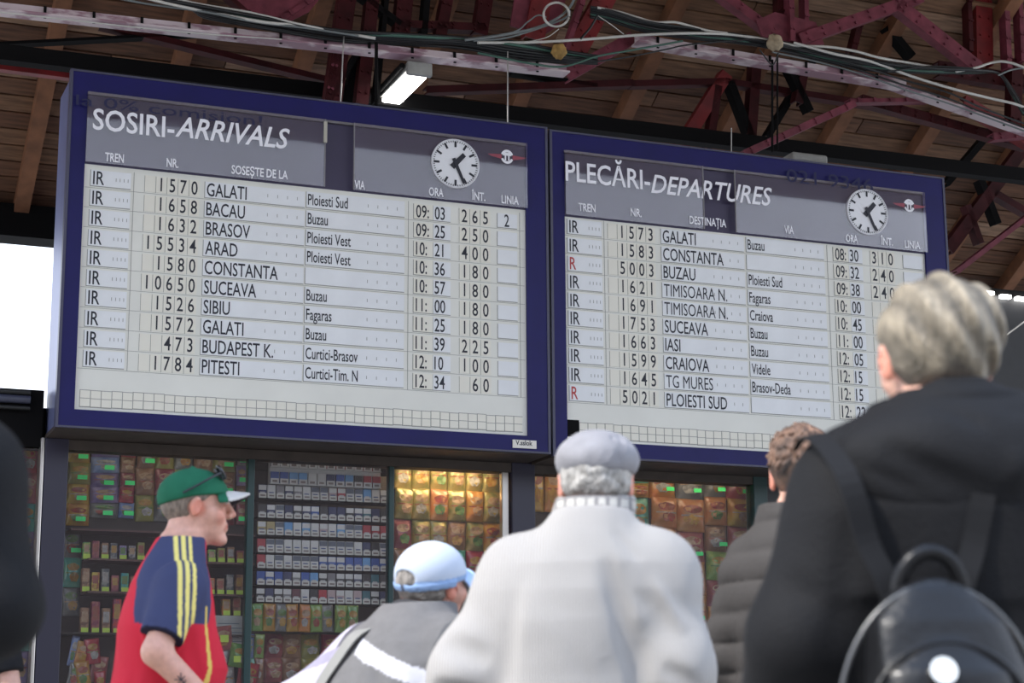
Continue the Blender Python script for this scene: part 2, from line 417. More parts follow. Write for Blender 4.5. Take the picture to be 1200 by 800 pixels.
BS = thing('cable_bundle', 'thin cables sagging under the right bundle toward the right edge', 'cables', ws(905,52,.2))
for i, (dy, m) in enumerate(((0, M_black), (5, M_black), (9, M_grey))):
    cable([(905,52+dy),(960,64+dy),(1010,78+dy),(1060,94+dy*1.2),(1110,108+dy*1.4),(1150,126+dy),(1215,150+dy)], .008, m,
          ['','','grey cable'][i], d=0.2+.03*i, par=BS)
cable([(1040,84),(1090,78),(1140,80)], .008, M_black, 'short black cable tied across the right bundle')
cable([(545,47),(585,42),(630,32),(655,20),(668,8),(676,-8)], .011, M_grey, 'grey cable rising from the bundle to the top centre', par=BC)
cable([(555,48),(595,44),(640,30),(664,20),(668,12)], .009, M_grey, 'grey cable beside the coil, slightly lower', par=BC)
cable([(545,46),(600,38),(618,26),(630,18),(640,20)], .007, M_grey, 'thin grey cable arching left of the coil', par=BC)
ring = [(652+15*cos(a), 17+14*sin(a)) for a in np.linspace(0.3, 2*pi+0.1, 15)]
cable(ring, .010, M_white, 'white cable coiled in a small loop at the top centre', d=0.1, name='cable_loop')
cable([(560,62),(620,74),(660,78),(700,66),(745,58),(800,48)], .009, M_green, 'dark cable hanging below the beams near the yellow lump')
cable([(700,18),(692,32),(680,46)], .010, M_black, 'short black cable dropping beside the red joint')
cable([(700,18),(715,28),(731,40)], .004, M_white, 'thin white wire dropping to the right of the red joint')
cable([(612,50),(640,44),(655,34)], .004, M_white, 'thin white wire curling under the coil', par=BC)
cable([(700,72),(740,66),(780,58),(810,52),(880,46)], .007, M_black, 'black cable slanting up to the right, below the pink beam')
cable([(890,58),(905,76),(912,62)], .006, M_black, 'black wire hanging in a V under the straw coloured lump')
for i, (x, y0, y1, m, r) in enumerate(((403,40,122,M_alu,.006), (595,60,146,M_alu,.006), (441,50,126,M_dark,.014), (905,70,178,M_dark,.010), (911,66,176,M_dark,.008), (857,150,182,M_alu,.005))):
    A = ws(x, y0, 0.2); B = ws(x-(4 if i == 0 else 0), y1, 0.2)
    tag(obj('hanger_wire', MB().tube([Vector((0,0,0)), B-A], r, 6), m, None, A),
        ['thin steel wire holding the arrivals board, left of the fluorescent lamp','thin steel wire holding the arrivals board, above its clock','black hanging rod at the left end of the fluorescent lamp',
         'black rod above the departures board, left of a pair','black rod above the departures board, right of a pair','thin wire rising from the top edge of the departures board'][i], 'wire')
def lump(px, py, r, m, lab):
    bm = bmesh.new(); bmesh.ops.create_icosphere(bm, subdivisions=3, radius=r)
    for v in bm.verts: v.co *= 1 + 0.18*sin(v.co.x*190+px)*sin(v.co.y*170)*sin(v.co.z*150+1) + 0.08*sin(v.co.z*300)
    me = bpy.data.meshes.new('foam_lump'); bm.to_mesh(me); bm.free(); me.materials.append(m)
    for p in me.polygons: p.use_smooth = True
    return tag(link('foam_lump', me, None, ws(px, py, 0.1)), lab, 'foam lump')
lump(655,60,.062, mat('yellow_foam', (0.40,0.24,0.07), 0.8, noise=0.4, nscale=20, bump=0.4), 'round yellow foam lump among the cables left of the red joint')
lump(908,50,.070, mat('straw_foam', (0.45,0.36,0.24), 0.9, noise=0.4, nscale=20, bump=0.6), 'ragged straw coloured lump on the cables of the right bundle')

# fluorescent lamps
A = ws(490, 86, 0.33); 
lm = thing('fluorescent_lamp', 'lit white fluorescent lamp hanging from the cable beam over the arrivals board', 'lamp', A, YAW)
dirl = Vector((0, 1, -0.02)); Ll = 1.35
obj('housing', MB().box(-0.10, 0.10, 0, Ll, 0.012, 0.075, bev=.008), M_lamph, lm)
obj('diffuser', MB().box(-0.078, 0.078, 0.02, Ll-0.02, -0.028, 0.012, bev=.01), M_tube, lm)
obj('end_cap', MB().box(-0.102, 0.102, -0.05, 0.0, -0.03, 0.078, bev=.01), M_lamph, lm)
obj('hanger', MB().box(-0.02, 0.02, 0.05, 0.09, 0.075, 0.16).box(-0.015, 0.015, Ll-.15, Ll-.11, 0.075, 0.22), M_dark, lm)
obj('conduit', MB().tube([(-0.13,0,0.05),(-0.13,Ll,0.03)], .022, 8), M_dark, lm)
A = ws(950, 186, 0.25)
lm2 = thing('fluorescent_lamp', 'unlit grey lamp resting behind the top edge of the departures board', 'lamp', A, YAW)
obj('housing', MB().box(-0.17, 0.17, 0, 1.0, -0.03, 0.05, bev=.02), M_lamph, lm2)
obj('reflector', MB().box(-0.14, 0.14, 0.03, 0.97, -0.045, -0.03), M_alu, lm2)
# ------------------------------------------------------------------ the two timetable boards
BOX_D = 0.60
M_clock = mat('clock_face_white', (0.80,0.81,0.84), 0.4)
M_plq = mat('maker_plate_white', (0.75,0.72,0.66), 0.5)
def board(name, lab, uL, uR, vB, vT, pT, pB, pL, pR, cols, rows, head, headers, clockp, emblem, gaps, faint, rowpx, plate=None):
    """local frame: x along the board from its lower left front corner, y behind the face, z up"""
    W, H = uR-uL, vT-vB
    root = thing(name, lab, 'timetable board', site(uL, 0, vB), YAW)
    X = lambda px, py: K(px, py)[0]-uL
    Z = lambda px, py: K(px, py)[1]-vB
    a, b, c0, c1 = pL-uL, pR-uL, pB-vB, pT-vB        # cream panel
    hT = (H - 0.155)                                   # top of the header opening
    fr = 0.028
    obj('housing', MB().box(0.015, W-0.015, 0.03, BOX_D, 0.015, H-0.015), M_side, root)
    f = MB()
    f.box(0, a, 0, 0.055, 0, H); f.box(b, W, 0, 0.055, 0, H); f.box(a, b, 0, 0.055, 0, c0); f.box(a, b, 0, 0.055, hT, H)
    obj('frame', f, M_blue, root)
    e = MB(); e.box(-0.008, 0.012, -0.006, 0.05, -0.006, H+.006); e.box(W-.012, W+.008, -0.006, 0.05, -0.006, H+.006)
    e.box(0.012, W-.012, -0.006, 0.05, -0.006, 0.008); e.box(0.012, W-.012, -0.006, 0.05, H-.008, H+.006)
    obj('edge_trim', e, mat('edge_trim', (0.05,0.05,0.09), 0.4), root)
    obj('underside_panel', MB().box(0.0, W, 0.02, BOX_D, -0.012, 0.016), M_under, root)
    obj('header_panel', MB().box(a, b, 0.022, 0.06, c1, hT), M_head, root)
    obj('header_top_rail', MB().box(a, b, -0.004, 0.03, hT-0.012, hT+0.006), mat('rail_grey', (0.16,0.15,0.16), 0.4, metal=0.3), root)
    pan = obj('timetable_panel', MB().box(a, b, 0.022, 0.06, c0, c1), M_panel, root)
    ln = MB()
    def yz(i): return None
    # lettering of the header
    for (s, x0, y0, x1, hpx, bold, shear) in head:
        px = X(x0, y0); w = X(x1, y0+(x1-x0)*.11)-px; z = Z(x0, y0); h = abs(Z(x0, y0-hpx)-z)*.95; z += .010
        link('title_lettering', text_me(s, h, 0.6, M_wt, bold, shear, w), root, (px, -0.0315, z))
    for (s, x0, y0, x1) in headers:
        px = X(x0, y0); w = X(x1, y0+(x1-x0)*.10)-px; z = Z(x0, y0)
        link('column_heading', text_me(s, 0.062, 0.6, M_wt, 0.018, 0, w), root, (px, -0.0315, z))
    # rows
    (r0x, r0y), (r9x, r9y) = rowpx
    z0 = Z(r0x, r0y); z9 = Z(r9x, r9y); pitch = (z0-z9)/9.0
    ch = pitch*0.66                                  # cap height
    tx = {k: (X(v[0], v[2]), X(v[1], v[2]+(v[1]-v[0])*.1)) for k, v in cols.items() if k not in ('nr','int')}
    SX = 0.0
    xs = (K(326, 245)[0]-K(241, 235)[0])             # measured width of CONSTANTA on the arrivals board
    kx = xs*1.0/CW
    def line(mb, x0, x1, z, t=0.004): mb.box(x0, x1, 0.0195, 0.023, z, z+t)
    def card(nm, x0, x1, zc, hh, m, s=None, tx0=None, th=None, ink=M_ink, k=1.0, prot=0.006, bold=0.008):
        mb = MB().box(0, x1-x0, -prot, 0.003, -hh/2, hh/2, 0)
        mb.box(0, x1-x0, -prot*.4, 0.003, -hh/2-.005, -hh/2, 1)
        mb.box(-.004, 0, -prot*.4, 0.003, -hh/2-.005, hh/2, 1)
        c = obj(nm, mb, [m, M_line], root, (x0, 0.022, zc))
        if s:
            th = th or ch
            bold = 0.0 if 'M' in s else bold
            a_, f_ = glyphs(s, bold)
            me = text_me(s, th, 1.0, ink, bold, 0, (a_[:,0].max()-a_[:,0].min())*kx*k*(th/ch))
            link('lettering', me, c, ((tx0 if tx0 is not None else 0.014), -prot-0.0015, -th/2))
        return c
    for i, (tr, nr, dst, via, hh, mm, it, lin) in enumerate(rows):
        zc = z0 - pitch*i
        dz = -0.004
        hh_ = pitch*0.80
        card('train_type_card', *tx['tren'], zc+rnd.uniform(-.003,.003), hh_, M_card, tr, 0.015, ink=M_redink if tr == 'R' else M_ink, k=1.1)
        # number tiles
        x0, x1, yr_, n = cols['nr']; p0 = X(x0, yr_); p1 = X(x1, yr_+(x1-x0)*.1); tw = (p1-p0)/n
        for q in range(n):
            ch_ = nr.rjust(n)[q]
            t = obj('number_tile', MB().box(0.003, tw-0.002, -0.004, 0.002, -hh_/2-.003, hh_/2+.003).box(0, .003, -.001, .002, -hh_/2-.006, hh_/2, 1), [M_tile, M_line], root, (p0+q*tw, 0.022, zc))
            if ch_ != ' ':
                me = text_me(ch_, ch*1.02, 0.7, M_ink, 0.008); w_ = max(v.co.x for v in me.vertices)
                link('digit', me, t, ((tw-w_)/2, -0.0055, -ch/2))
        card('station_card', *tx['dst'], zc, hh_*1.02, M_card, dst, 0.012)
        card('route_card', *tx['via'], zc+.004, hh_*1.04, M_card, via, 0.010, th=ch*0.86, k=0.88)
        h0, h1 = tx['ora']; md = h0+(h1-h0)*0.53
        card('hour_card', h0, md-.004, zc, hh_, M_tile, hh+':', 0.016, k=1.0)
        card('minute_card', md, h1, zc, hh_, M_card, mm, 0.010, k=1.0, prot=.004)
        x0, x1, yr_, n = cols['int']; p0 = X(x0, yr_); p1 = X(x1, yr_+(x1-x0)*.1); tw = (p1-p0)/n
        for q in range(n):
            ch_ = it.rjust(n)[q]
            t = obj('distance_tile', MB().box(0.003, tw-0.002, -0.004, 0.002, -hh_/2-.003, hh_/2+.003).box(0, .003, -.001, .002, -hh_/2-.006, hh_/2, 1), [M_tile, M_line], root, (p0+q*tw, 0.022, zc))
            if ch_ != ' ':
                me = text_me(ch_, ch*1.02, 0.7, M_ink, 0.008); w_ = max(v.co.x for v in me.vertices)
                link('digit', me, t, ((tw-w_)/2, -0.0055, -ch/2))
        l0, l1 = tx['lin']
        card('platform_card', l0, l1, zc-.004, hh_*.95, M_card, lin or None, (l1-l0)*.34)
        # hairlines between rows, and the small ruled marks on the long cards
        line(ln, a+.01, b-.01, zc-pitch/2, 0.0022)
        for (c0_, c1_) in (tx['tren'], tx['dst'], tx['via']):
            for q in range(4):
                xx = c0_ + (c1_-c0_)*(0.62+0.1*q); ln.box(xx, xx+.004, 0.0145, 0.016, zc-.012, zc+.012)
    for xx in (tx['tren'][1]+.02, tx['via'][1]+.03, tx['lin'][1]+.02):
        ln.box(xx, xx+.003, 0.0195, 0.023, z9-pitch/2, z0+pitch/2)
    obj('ruled_lines', ln, M_line, root)
    # spare tiles along the bottom
    nb = 45; x0 = a+0.035; tw = (b-a-0.07)/nb; zb = c0+0.085
    sp = MB().box(0.003, tw-.004, -0.004, 0.002, -.055, .055).box(-.001, .003, -.002, .002, -.06, .06, 1).box(0.003, tw-.004, -.0055, -.004, -.002, .002, 1).box(-.001, tw, -.002, .002, .056, .060, 1).box(-.001, tw, -.002, .002, -.062, -.057, 1).mesh('blank_tile', [M_tile, M_line])
    for q in range(nb):
        if plate is None and q < 1:
            obj('empty_slot', MB().box(0, .10, -0.003, 0.002, -.055, .075), M_dark, root, (x0-.03, 0.022, zb)); continue
        link('blank_tile', sp, root, (x0+q*tw, 0.022, zb + rnd.uniform(-.003, .003)))
    # clock
    cx, cy, rp = clockp; xc, zc = X(cx, cy), Z(cx, cy); r = (Z(cx, cy-rp)-Z(cx, cy+rp))/2
    ck = obj('clock_face', MB().disc((0,0), r, 48, -0.03, 0.0), M_clock, root, (xc, -0.002, zc))
    rim = MB().tube([(r*1.0*cos(t), -0.03, r*1.0*sin(t)) for t in np.linspace(0, 2*pi, 49)], .006, 6)
    obj('rim', rim, mat('rim_white', (0.7,0.7,0.74), .3), ck)
    tk = MB()
    for q in range(60):
        M = Matrix.Translation((0, -0.032, 0)) @ Matrix.Rotation(2*pi*q/60, 4, 'Y')
        if q % 5 == 0: tk.box(-.0085, .0085, -.001, 0, r*.68, r*.93, 0, M)
        else: tk.box(-.003, .003, -.001, 0, r*.88, r*.95, 0, M)
    obj('minute_marks', tk, M_ink, ck)
    hh_, mm_ = 1.43, 26
    for nm, ang, w, l0, l1, y in (('hour_hand', hh_/12*2*pi, .022, -r*.22, r*.55, -.036), ('minute_hand', mm_/60*2*pi, .013, -r*.22, r*.88, -.040)):
        M = Matrix.Translation((0, y, 0)) @ Matrix.Rotation(ang, 4, 'Y')
        mb = MB(); mb.add([M @ Vector(p) for p in ((-w,0,l0),(w,0,l0),(w*.8,0,l1),(-w*.8,0,l1),(-w,.003,l0),(w,.003,l0),(w*.8,.003,l1),(-w*.8,.003,l1))],
                          [(0,1,2,3),(7,6,5,4),(0,4,5,1),(1,5,6,2),(2,6,7,3),(3,7,4,0)])
        obj(nm, mb, M_ink, ck)
    # railway emblem: a white wheel with two red wings
    ex, ey = emblem; xe, ze = X(ex, ey), Z(ex, ey)
    em = obj('emblem_wheel', MB(), M_wt, root, (xe, -0.0315, ze))
    mb = MB()
    for (t0, t1) in ((R(20), R(160)), (R(200), R(340))):
        th = np.linspace(t0, t1, 12); vs = [(.052*cos(t), 0, .056*sin(t)) for t in th] + [(.034*cos(t), 0, .036*sin(t)) for t in th]
        mb.add(vs, [(i, i+1, 13+i, 12+i) for i in range(11)])
    mb.box(-.034, .034, -.001, .0, .008, .032); mb.box(-.020, -.008, -.001, 0, -.03, .01); mb.box(.008, .020, -.001, 0, -.03, .01)
    em.data = mb.mesh('emblem_wheel', M_wt)
    for sg in (-1, 1):
        wg = MB(); wg.add([(sg*.045,0,.016),(sg*.16,0,.008),(sg*.13,0,-.006),(sg*.045,0,-.022)], [(0,1,2,3) if sg < 0 else (3,2,1,0)])
        obj('emblem_wing', wg, mat('emblem_red', (0.30,0.06,0.09), .5), em)
    # header glass, parted to imitate a dark gap in its reflection
    edges = [a] + [X(g, 150) for g in gaps] + [b]
    z0g, z1g = c1+0.004, hT
    for i in range(0, len(edges), 2):
        g = obj('glass_pane', MB().box(edges[i], edges[i+1], -0.030, -0.024, z0g, z1g), G_board, root)
        if len(edges) > 2:
            xe_ = edges[i+1] if i == 0 else edges[i]
            obj('pane_edge_reflection', MB().box(xe_-.004, xe_+.004, -0.034, -0.022, z0g, z1g), mat('pane_edge_reflection', (0.20,0.19,0.20), .35), g)  # joint edge, also standing in for the wires' reflected lines
    if plate:
        obj('pane_clip', MB().box(X(gaps[0],150)-.012, X(gaps[0],150)+.012, -0.04, -0.02, z1g-.18, z1g-.02), mat('clip_cream', (0.45,0.43,0.36), .5), root)
    # dark blue lettering laid over the header glass
    s, x0, y0, x1, hpx = faint
    px = X(x0, y0); link('faint_lettering', text_me(s, abs(Z(x0, y0-hpx)-Z(x0, y0)), .6, M_faint, 0.0, 0, X(x1, y0+(x1-x0)*.12)-px), root, (px, -0.0312, Z(x0, y0)))
    if plate:
        s, x0, y0, x1, y1 = plate
        p = obj('maker_plate', MB().box(0, X(x1,y0)-X(x0,y0), -.008, 0.004, 0, Z(x0,y0)-Z(x0,y1)), M_plq, root, (X(x0,y1), -.004, Z(x0,y1)))
        link('lettering', text_me(s, 0.035, .8, M_ink, .02, 0, (X(x1,y0)-X(x0,y0))*.72), p, (0.02, -0.0095, 0.022))
    return root
ROWS_A = [('IR','1570','GALATI','Ploiesti Sud','09','03','265','2'), ('IR','1658','BACAU','Buzau','09','25','250',''),
    ('IR','1632','BRASOV','Ploiesti Vest','10','21','400',''), ('IR','15534','ARAD','Ploiesti Vest','10','36','180',''),
    ('IR','1580','CONSTANTA','','10','57','180',''), ('IR','10650','SUCEAVA','Buzau','11','00','180',''),
    ('IR','1526','SIBIU','Fagaras','11','25','180',''), ('IR','1572','GALATI','Buzau','11','39','225',''),
    ('IR','473','BUDAPEST K.','Curtici-Brasov','12','10','100',''), ('IR','1784','PITESTI','Curtici-Tim. N','12','34','60','')]
ROWS_D = [('IR','1573','GALATI','Buzau','08','30','310',''), ('IR','1583','CONSTANTA','','09','32','240',''),
    ('R','5003','BUZAU','Ploiesti Sud','09','38','240',''), ('IR','1621','TIMISOARA N.','Fagaras','10','00','2',''),
    ('IR','1691','TIMISOARA N.','Craiova','10','45','',''), ('IR','1753','SUCEAVA','Buzau','11','00','',''),
    ('IR','1663','IASI','Buzau','12','05','',''), ('IR','1599','CRAIOVA','Videle','12','15','',''),
    ('IR','1645','TG MURES','Brasov-Deda','12','15','',''), ('R','5021','PLOIESTI SUD','','12','22','','')]
board('arrivals_board', 'blue framed arrivals timetable board headed SOSIRI-ARRIVALS, hanging on the left',
      -3.336, 0.298, 2.186, 4.735, 4.061, 2.309, -3.218, 0.125,
      dict(tren=(107,154,208), nr=(170,235,214,5), dst=(241,358,222), via=(360,475,236), ora=(486,529,247), int=(539,576,254,3), lin=(584,607,257)),
      ROWS_A, [('SOSIRI-', 107.5,154,203,25,0.014,0), ('ARRIVALS', 204,162.5,338,24.5,0.014,0.28)],
      [('TREN',122,190,144),('NR.',194,196.5,208),('SOSEȘTE DE LA',270,204.5,336),('VIA',414,222,426),('ORA',501,230,518),('ÎNT.',551,235,567),('LINIA',586,239,606)],
      (532,193,28), (592.5,185), (380,414), ('la 0% comision!', 88,124,306,12), ((115,208),(115,420)), ('V.sslok',600.5,515,628,524.5))
board('departures_board', 'blue framed departures timetable board headed PLECĂRI-DEPARTURES, hanging on the right',
      0.332, 3.935, 2.175, 4.720, 4.044, 2.295, 0.445, 3.723,
      dict(tren=(666,706,265), nr=(713,769,270,5), dst=(776,873,280), via=(876,967,292), ora=(978,1012,301), int=(1021,1050,306,3), lin=(1060,1082,309)),
      ROWS_D, [('PLECĂRI-', 661,214,760,23.5,0.012,0), ('DEPARTURES', 761,228,903,22,0.012,0.28)],
      [('TREN',676,248,696),('NR.',737,254,750),('DESTINAȚIA',806,263,849),('VIA',917,274,928),('ORA',989,284,1003),('ÎNT.',1030,287.5,1044),('LINIA',1058,291,1076)],
      (1014,249.5,26), (1063,242), (820,857), ('021 9346', 920,214,1021,15), ((672,265),(672,460)))
# ------------------------------------------------------------------ the kiosk under the boards
KD, BD = 0.50, 0.86                  # glass front, plane of the goods' backing
KU = lambda px, d=KD: K(px, 600, d)[0]
V_TOP, V_SILL = 2.155, 0.25
uA0, uE1 = KU(45)-3.2, 3.98
struct('wall_kiosk_base', MB().box(uA0, 6.5, KD, 3.0, 0, CZ+V_SILL), mat('kiosk_base', (0.03,0.03,0.05), .5), site(0,0,-CZ), YAW)
struct('wall_kiosk_back', MB().box(uA0, 3.98, 2.9, 3.0, CZ+V_SILL, CZ+2.2), mat('kiosk_inside', (0.035,0.028,0.022), .8), site(0,0,-CZ), YAW)
vfa = K(20,456,.5)[1]
struct('trim_kiosk_roof', MB().box(uA0, 3.98, KD+.12, 3.1, CZ+2.2, CZ+vfa-.10).box(uA0, KU(45), KD-.02, KD+.16, CZ+2.11, CZ+vfa).box(uA0, 3.98, 2.95, 3.1, CZ+2.2, CZ+vfa-.1), M_dark, site(0,0,-CZ), YAW)
for q, (dz, r_) in enumerate(((.0, .022), (.05, .03), (.11, .016))):
    o = obj('conduit_pipe', MB().tube([(0,0,0),(3.1,0,0.0)], r_, 8), M_black if q != 1 else mat('pipe_blue_grey', (0.05,0.055,0.09), .4), None, site(uA0, KD-.06, vfa-.03-dz), YAW)
    tag(o, ['black pipe along the top of the kiosk roof at the left edge','blue grey pipe along the kiosk roof at the left edge, middle of three','thin black pipe along the kiosk roof at the left edge, lowest of three'][q], 'pipe')
# dark wall beyond the right end
M_gw = mat('grey_panel', (0.020,0.020,0.022), .6, noise=.2)
wr = thing('wall_right', None, None, site(4.14, 0.9, -CZ), YAW); wr['kind'] = 'structure'
vt = K(1160,338,.9)[1]
pn = MB().box(0, 0.62, 0, .05, 0, CZ+vt).mesh('wall_panel', M_gw)
for i in range(8): link('wall_panel', pn, wr, (i*.635, 0, 0))
obj('top_rail', MB().box(-.02, 5.1, -.02, .08, CZ+vt-.06, CZ+vt), M_dark, wr)
for i_, (x0, x1, y) in enumerate(((1140,1166,343),(1174,1186,348.5),(1192,1215,351))):
    a_ = ws(x0, y, .84); tag(obj('wall_lamp', MB().box(0, (K(x1,y,.84)[0]-K(x0,y,.84)[0]), 0, .05, 0, .035, bev=.01), M_tube, None, a_, YAW), ['lit strip lamp on the dark wall just right of the fair head','small round lit lamp on the dark wall, middle of three','lit lamp on the dark wall at the right edge'][i_], 'lamp')
tag(obj('slanting_rod', MB().tube([(0,0,0), ws(1207,372,.8)-ws(1180,392,.8)], .007, 6), M_alu, None, ws(1180,392,.8)), 'thin pale rod slanting up at the right edge before the dark wall', 'rod')
# posts and frames
def post(px0, px1, m, label, d0=KD-.06, d1=KD+.08, name='kiosk_post', vt=V_TOP+.02, vb=V_SILL+.002):
    u0, u1 = KU(px0), KU(px1)
    o = obj(name, MB().box(0, u1-u0, 0, d1-d0, 0, vt-vb, bev=.006), m, None, site(u0, d0, vb), YAW)
    return tag(o, label, 'post')
post(48, 76, M_post, 'wide navy post of the kiosk under the left end of the arrivals board')
post(43, 47.3, M_alu, 'narrow grey metal edge strip left of the wide navy post', name='edge_strip')
post(289, 297, M_teal, 'slim dark green window post between the snacks and the cigarette rack', KD-.02, KD+.06)
post(455, 461, M_teal, 'slim dark green window post right of the cigarette rack', KD-.02, KD+.06)
post(597, 624, M_post, 'wide navy post of the kiosk between the two timetable boards')
post(587.5, 595.5, M_alu, 'bright metal strip beside the golden snack bags', KD-.02, KD+.04, name='edge_strip')
post(880, 896, M_teal, 'dark green door post at the right end of the kiosk window')
lint = tag(obj('kiosk_lintel', MB().box(KU(76), 3.95, KD-.05, KD+.10, CZ+2.10, CZ+2.17), M_under, None, site(0,0,-CZ), YAW), 'brown lintel above the kiosk windows directly under the boards', 'lintel')
# glass, backing panels
def pane(px0, px1, n):
    o = obj('window_%d' % n, MB().box(KU(px0), KU(px1), KD-.004, KD+.004, CZ+V_SILL, CZ+2.10), G_shop, None, site(0,0,-CZ), YAW)
    o['kind'] = 'structure'
pane(-200, 43, 1); pane(76, 289, 2); pane(297, 455, 3); pane(461, 587, 4); pane(624, 880, 5)
M_bk = mat('shelf_backing', (0.035,0.026,0.020), .7)
def backing(px0, px1, lab, m=M_bk, d=BD):
    u0, u1 = K(px0, 600, d)[0], K(px1, 600, d)[0]
    return tag(obj('backing_panel', MB().box(0, u1-u0, 0, .02, 0, 2.08-V_SILL), m, None, site(u0, d, V_SILL), YAW), lab, 'panel')
backing(-120, 52, 'dark backing panel behind the snacks left of the navy post')
backing(66, 292, 'dark backing panel of the snack window behind the man in the green cap')
backing(292, 458, 'dark backing panel of the cigarette rack')
backing(458, 600, 'brown backing panel behind the golden snack bags')
backing(612, 884, 'brown backing panel behind the colourful snack bags at the right')
M_shelf = mat('shelf_brown', (0.09,0.035,0.028), .5)
SHV = {}
def shelf(px0, px1, py, pref, lab, m=M_shelf, d0=.58, th=.014):
    u0, u1 = K(px0, 600, BD)[0], K(px1, 600, BD)[0]; v = K(pref, py, .7)[1]
    tag(obj('shelf', MB().box(0, u1-u0, 0, BD-d0, -th, 0), m, None, site(u0, d0, v), YAW), lab, 'shelf'); return v

# ---- goods
def bag_mesh(w, h, T, seed):
    rr = random.Random(seed); nx, nz = 8, 10; vs = []; fs = []
    ph = [rr.uniform(0, 6) for _ in range(6)]
    def S(x, z):
        px_ = max(0, 1-abs(2*x-1)**2.4); pz = max(0, 1-abs(2*z-1)**3.5)
        t = T*(px_**.5)*(pz**.5)
        t *= 1 + .16*sin(9*x+5*z+ph[0]) + .12*sin(17*z-6*x+ph[1])
        if z < .07 or z > .93: t = .003 + .0015*math.copysign(1, sin(x*60))
        return -t
    pin = lambda z: 1 - .05*sin(pi*z)*(1) 
    for j in range(nz+1):
        z = j/nz
        if j == 1: z = .06
        if j == nz-1: z = .94
        for i in range(nx+1):
            x = i/nx; vs.append(((x-.5)*w*pin(z), S(x, z)-.004, z*h))
    o = len(vs)
    for j in range(nz+1):
        for i in range(nx+1): v = vs[j*(nx+1)+i]; vs.append((v[0], -.001, v[2]))
    q = lambda j, i: j*(nx+1)+i
    for j in range(nz):
        for i in range(nx):
            fs.append((q(j,i), q(j,i+1), q(j+1,i+1), q(j+1,i)))
    for i in range(nx): fs.append((q(0,i), o+q(0,i), o+q(0,i+1), q(0,i+1))); fs.append((q(nz,i+1), o+q(nz,i+1), o+q(nz,i), q(nz,i)))
    for j in range(nz): fs.append((q(j+1,0), o+q(j+1,0), o+q(j,0), q(j,0))); fs.append((q(j,nx), o+q(j,nx), o+q(j+1,nx), q(j+1,nx)))
    fs.append((o+q(0,0), o+q(nz,0), o+q(nz,nx), o+q(0,nx)))
    return vs, fs, S
def oval(S, w, h, cx, cz, rx, rz, off=.003, n=14, jag=0.0):
    pts = [(cx, cz)] + [(cx+rx*(1+jag*sin(5*t))*cos(t), cz+rz*(1+jag*sin(5*t))*sin(t)) for t in [2*pi*k/n for k in range(n)]]
    return [((x-.5)*w, S(x, z)-.004-off, z*h) for x, z in pts], [(0, 1+k, 1+(k+1)%n) for k in range(n)]
PAL = {'gold': ((0.50,0.33,0.10),(0.16,0.20,0.07)), 'orange': ((0.55,0.15,0.03),(0.42,0.26,0.06)), 'yellow': ((0.50,0.38,0.05),(0.35,0.12,0.03)),
       'teal': ((0.03,0.26,0.27),(0.10,0.35,0.20)), 'purple': ((0.10,0.07,0.22),(0.28,0.22,0.36)), 'red': ((0.42,0.035,0.03),(0.20,0.03,0.06)),
       'green': ((0.05,0.24,0.06),(0.30,0.36,0.08)), 'brown': ((0.16,0.075,0.045),(0.30,0.17,0.09)), 'maroon': ((0.20,0.03,0.06),(0.32,0.10,0.08)),
       'blue': ((0.04,0.12,0.38),(0.30,0.36,0.50)), 'grey': ((0.22,0.22,0.20),(0.08,0.09,0.10)), 'cream': ((0.44,0.27,0.11),(0.46,0.15,0.05)), 'pink': ((0.45,0.16,0.20),(0.55,0.40,0.30)),
       'olive': ((0.18,0.19,0.06),(0.30,0.26,0.05)), 'black': ((0.02,0.02,0.025),(0.30,0.28,0.27))}
def bagmat(c, k):
    a, b = PAL[c]
    if k % 2: a, b = tuple(.75*x+.25*y for x, y in zip(a, b)), b
    return mat('foil_%s_%d' % (c, k), a, .28, col2=b, nscale=(16 if c == 'gold' else 9)+5*k, sharp=False, bump=.55 if c == 'gold' else .35, bscale=32, coat=.5, metal=.25 if c == 'gold' else 0, detail=3)
_bags = {}
PRT = ['cream','red','white','yellow','green']
PRM = {k: mat('print_'+k, a, .35, col2=b, nscale=30, bump=.4, bscale=35, detail=5) for k, a, b in
       (('cream', (0.42,0.32,0.20), (0.28,0.14,0.07)), ('red', (0.32,0.03,0.03), (0.20,0.10,0.05)), ('white', (0.40,0.39,0.35), (0.20,0.18,0.17)),
        ('yellow', (0.42,0.28,0.04), (0.30,0.12,0.04)), ('green', (0.05,0.20,0.06), (0.16,0.18,0.05)))}
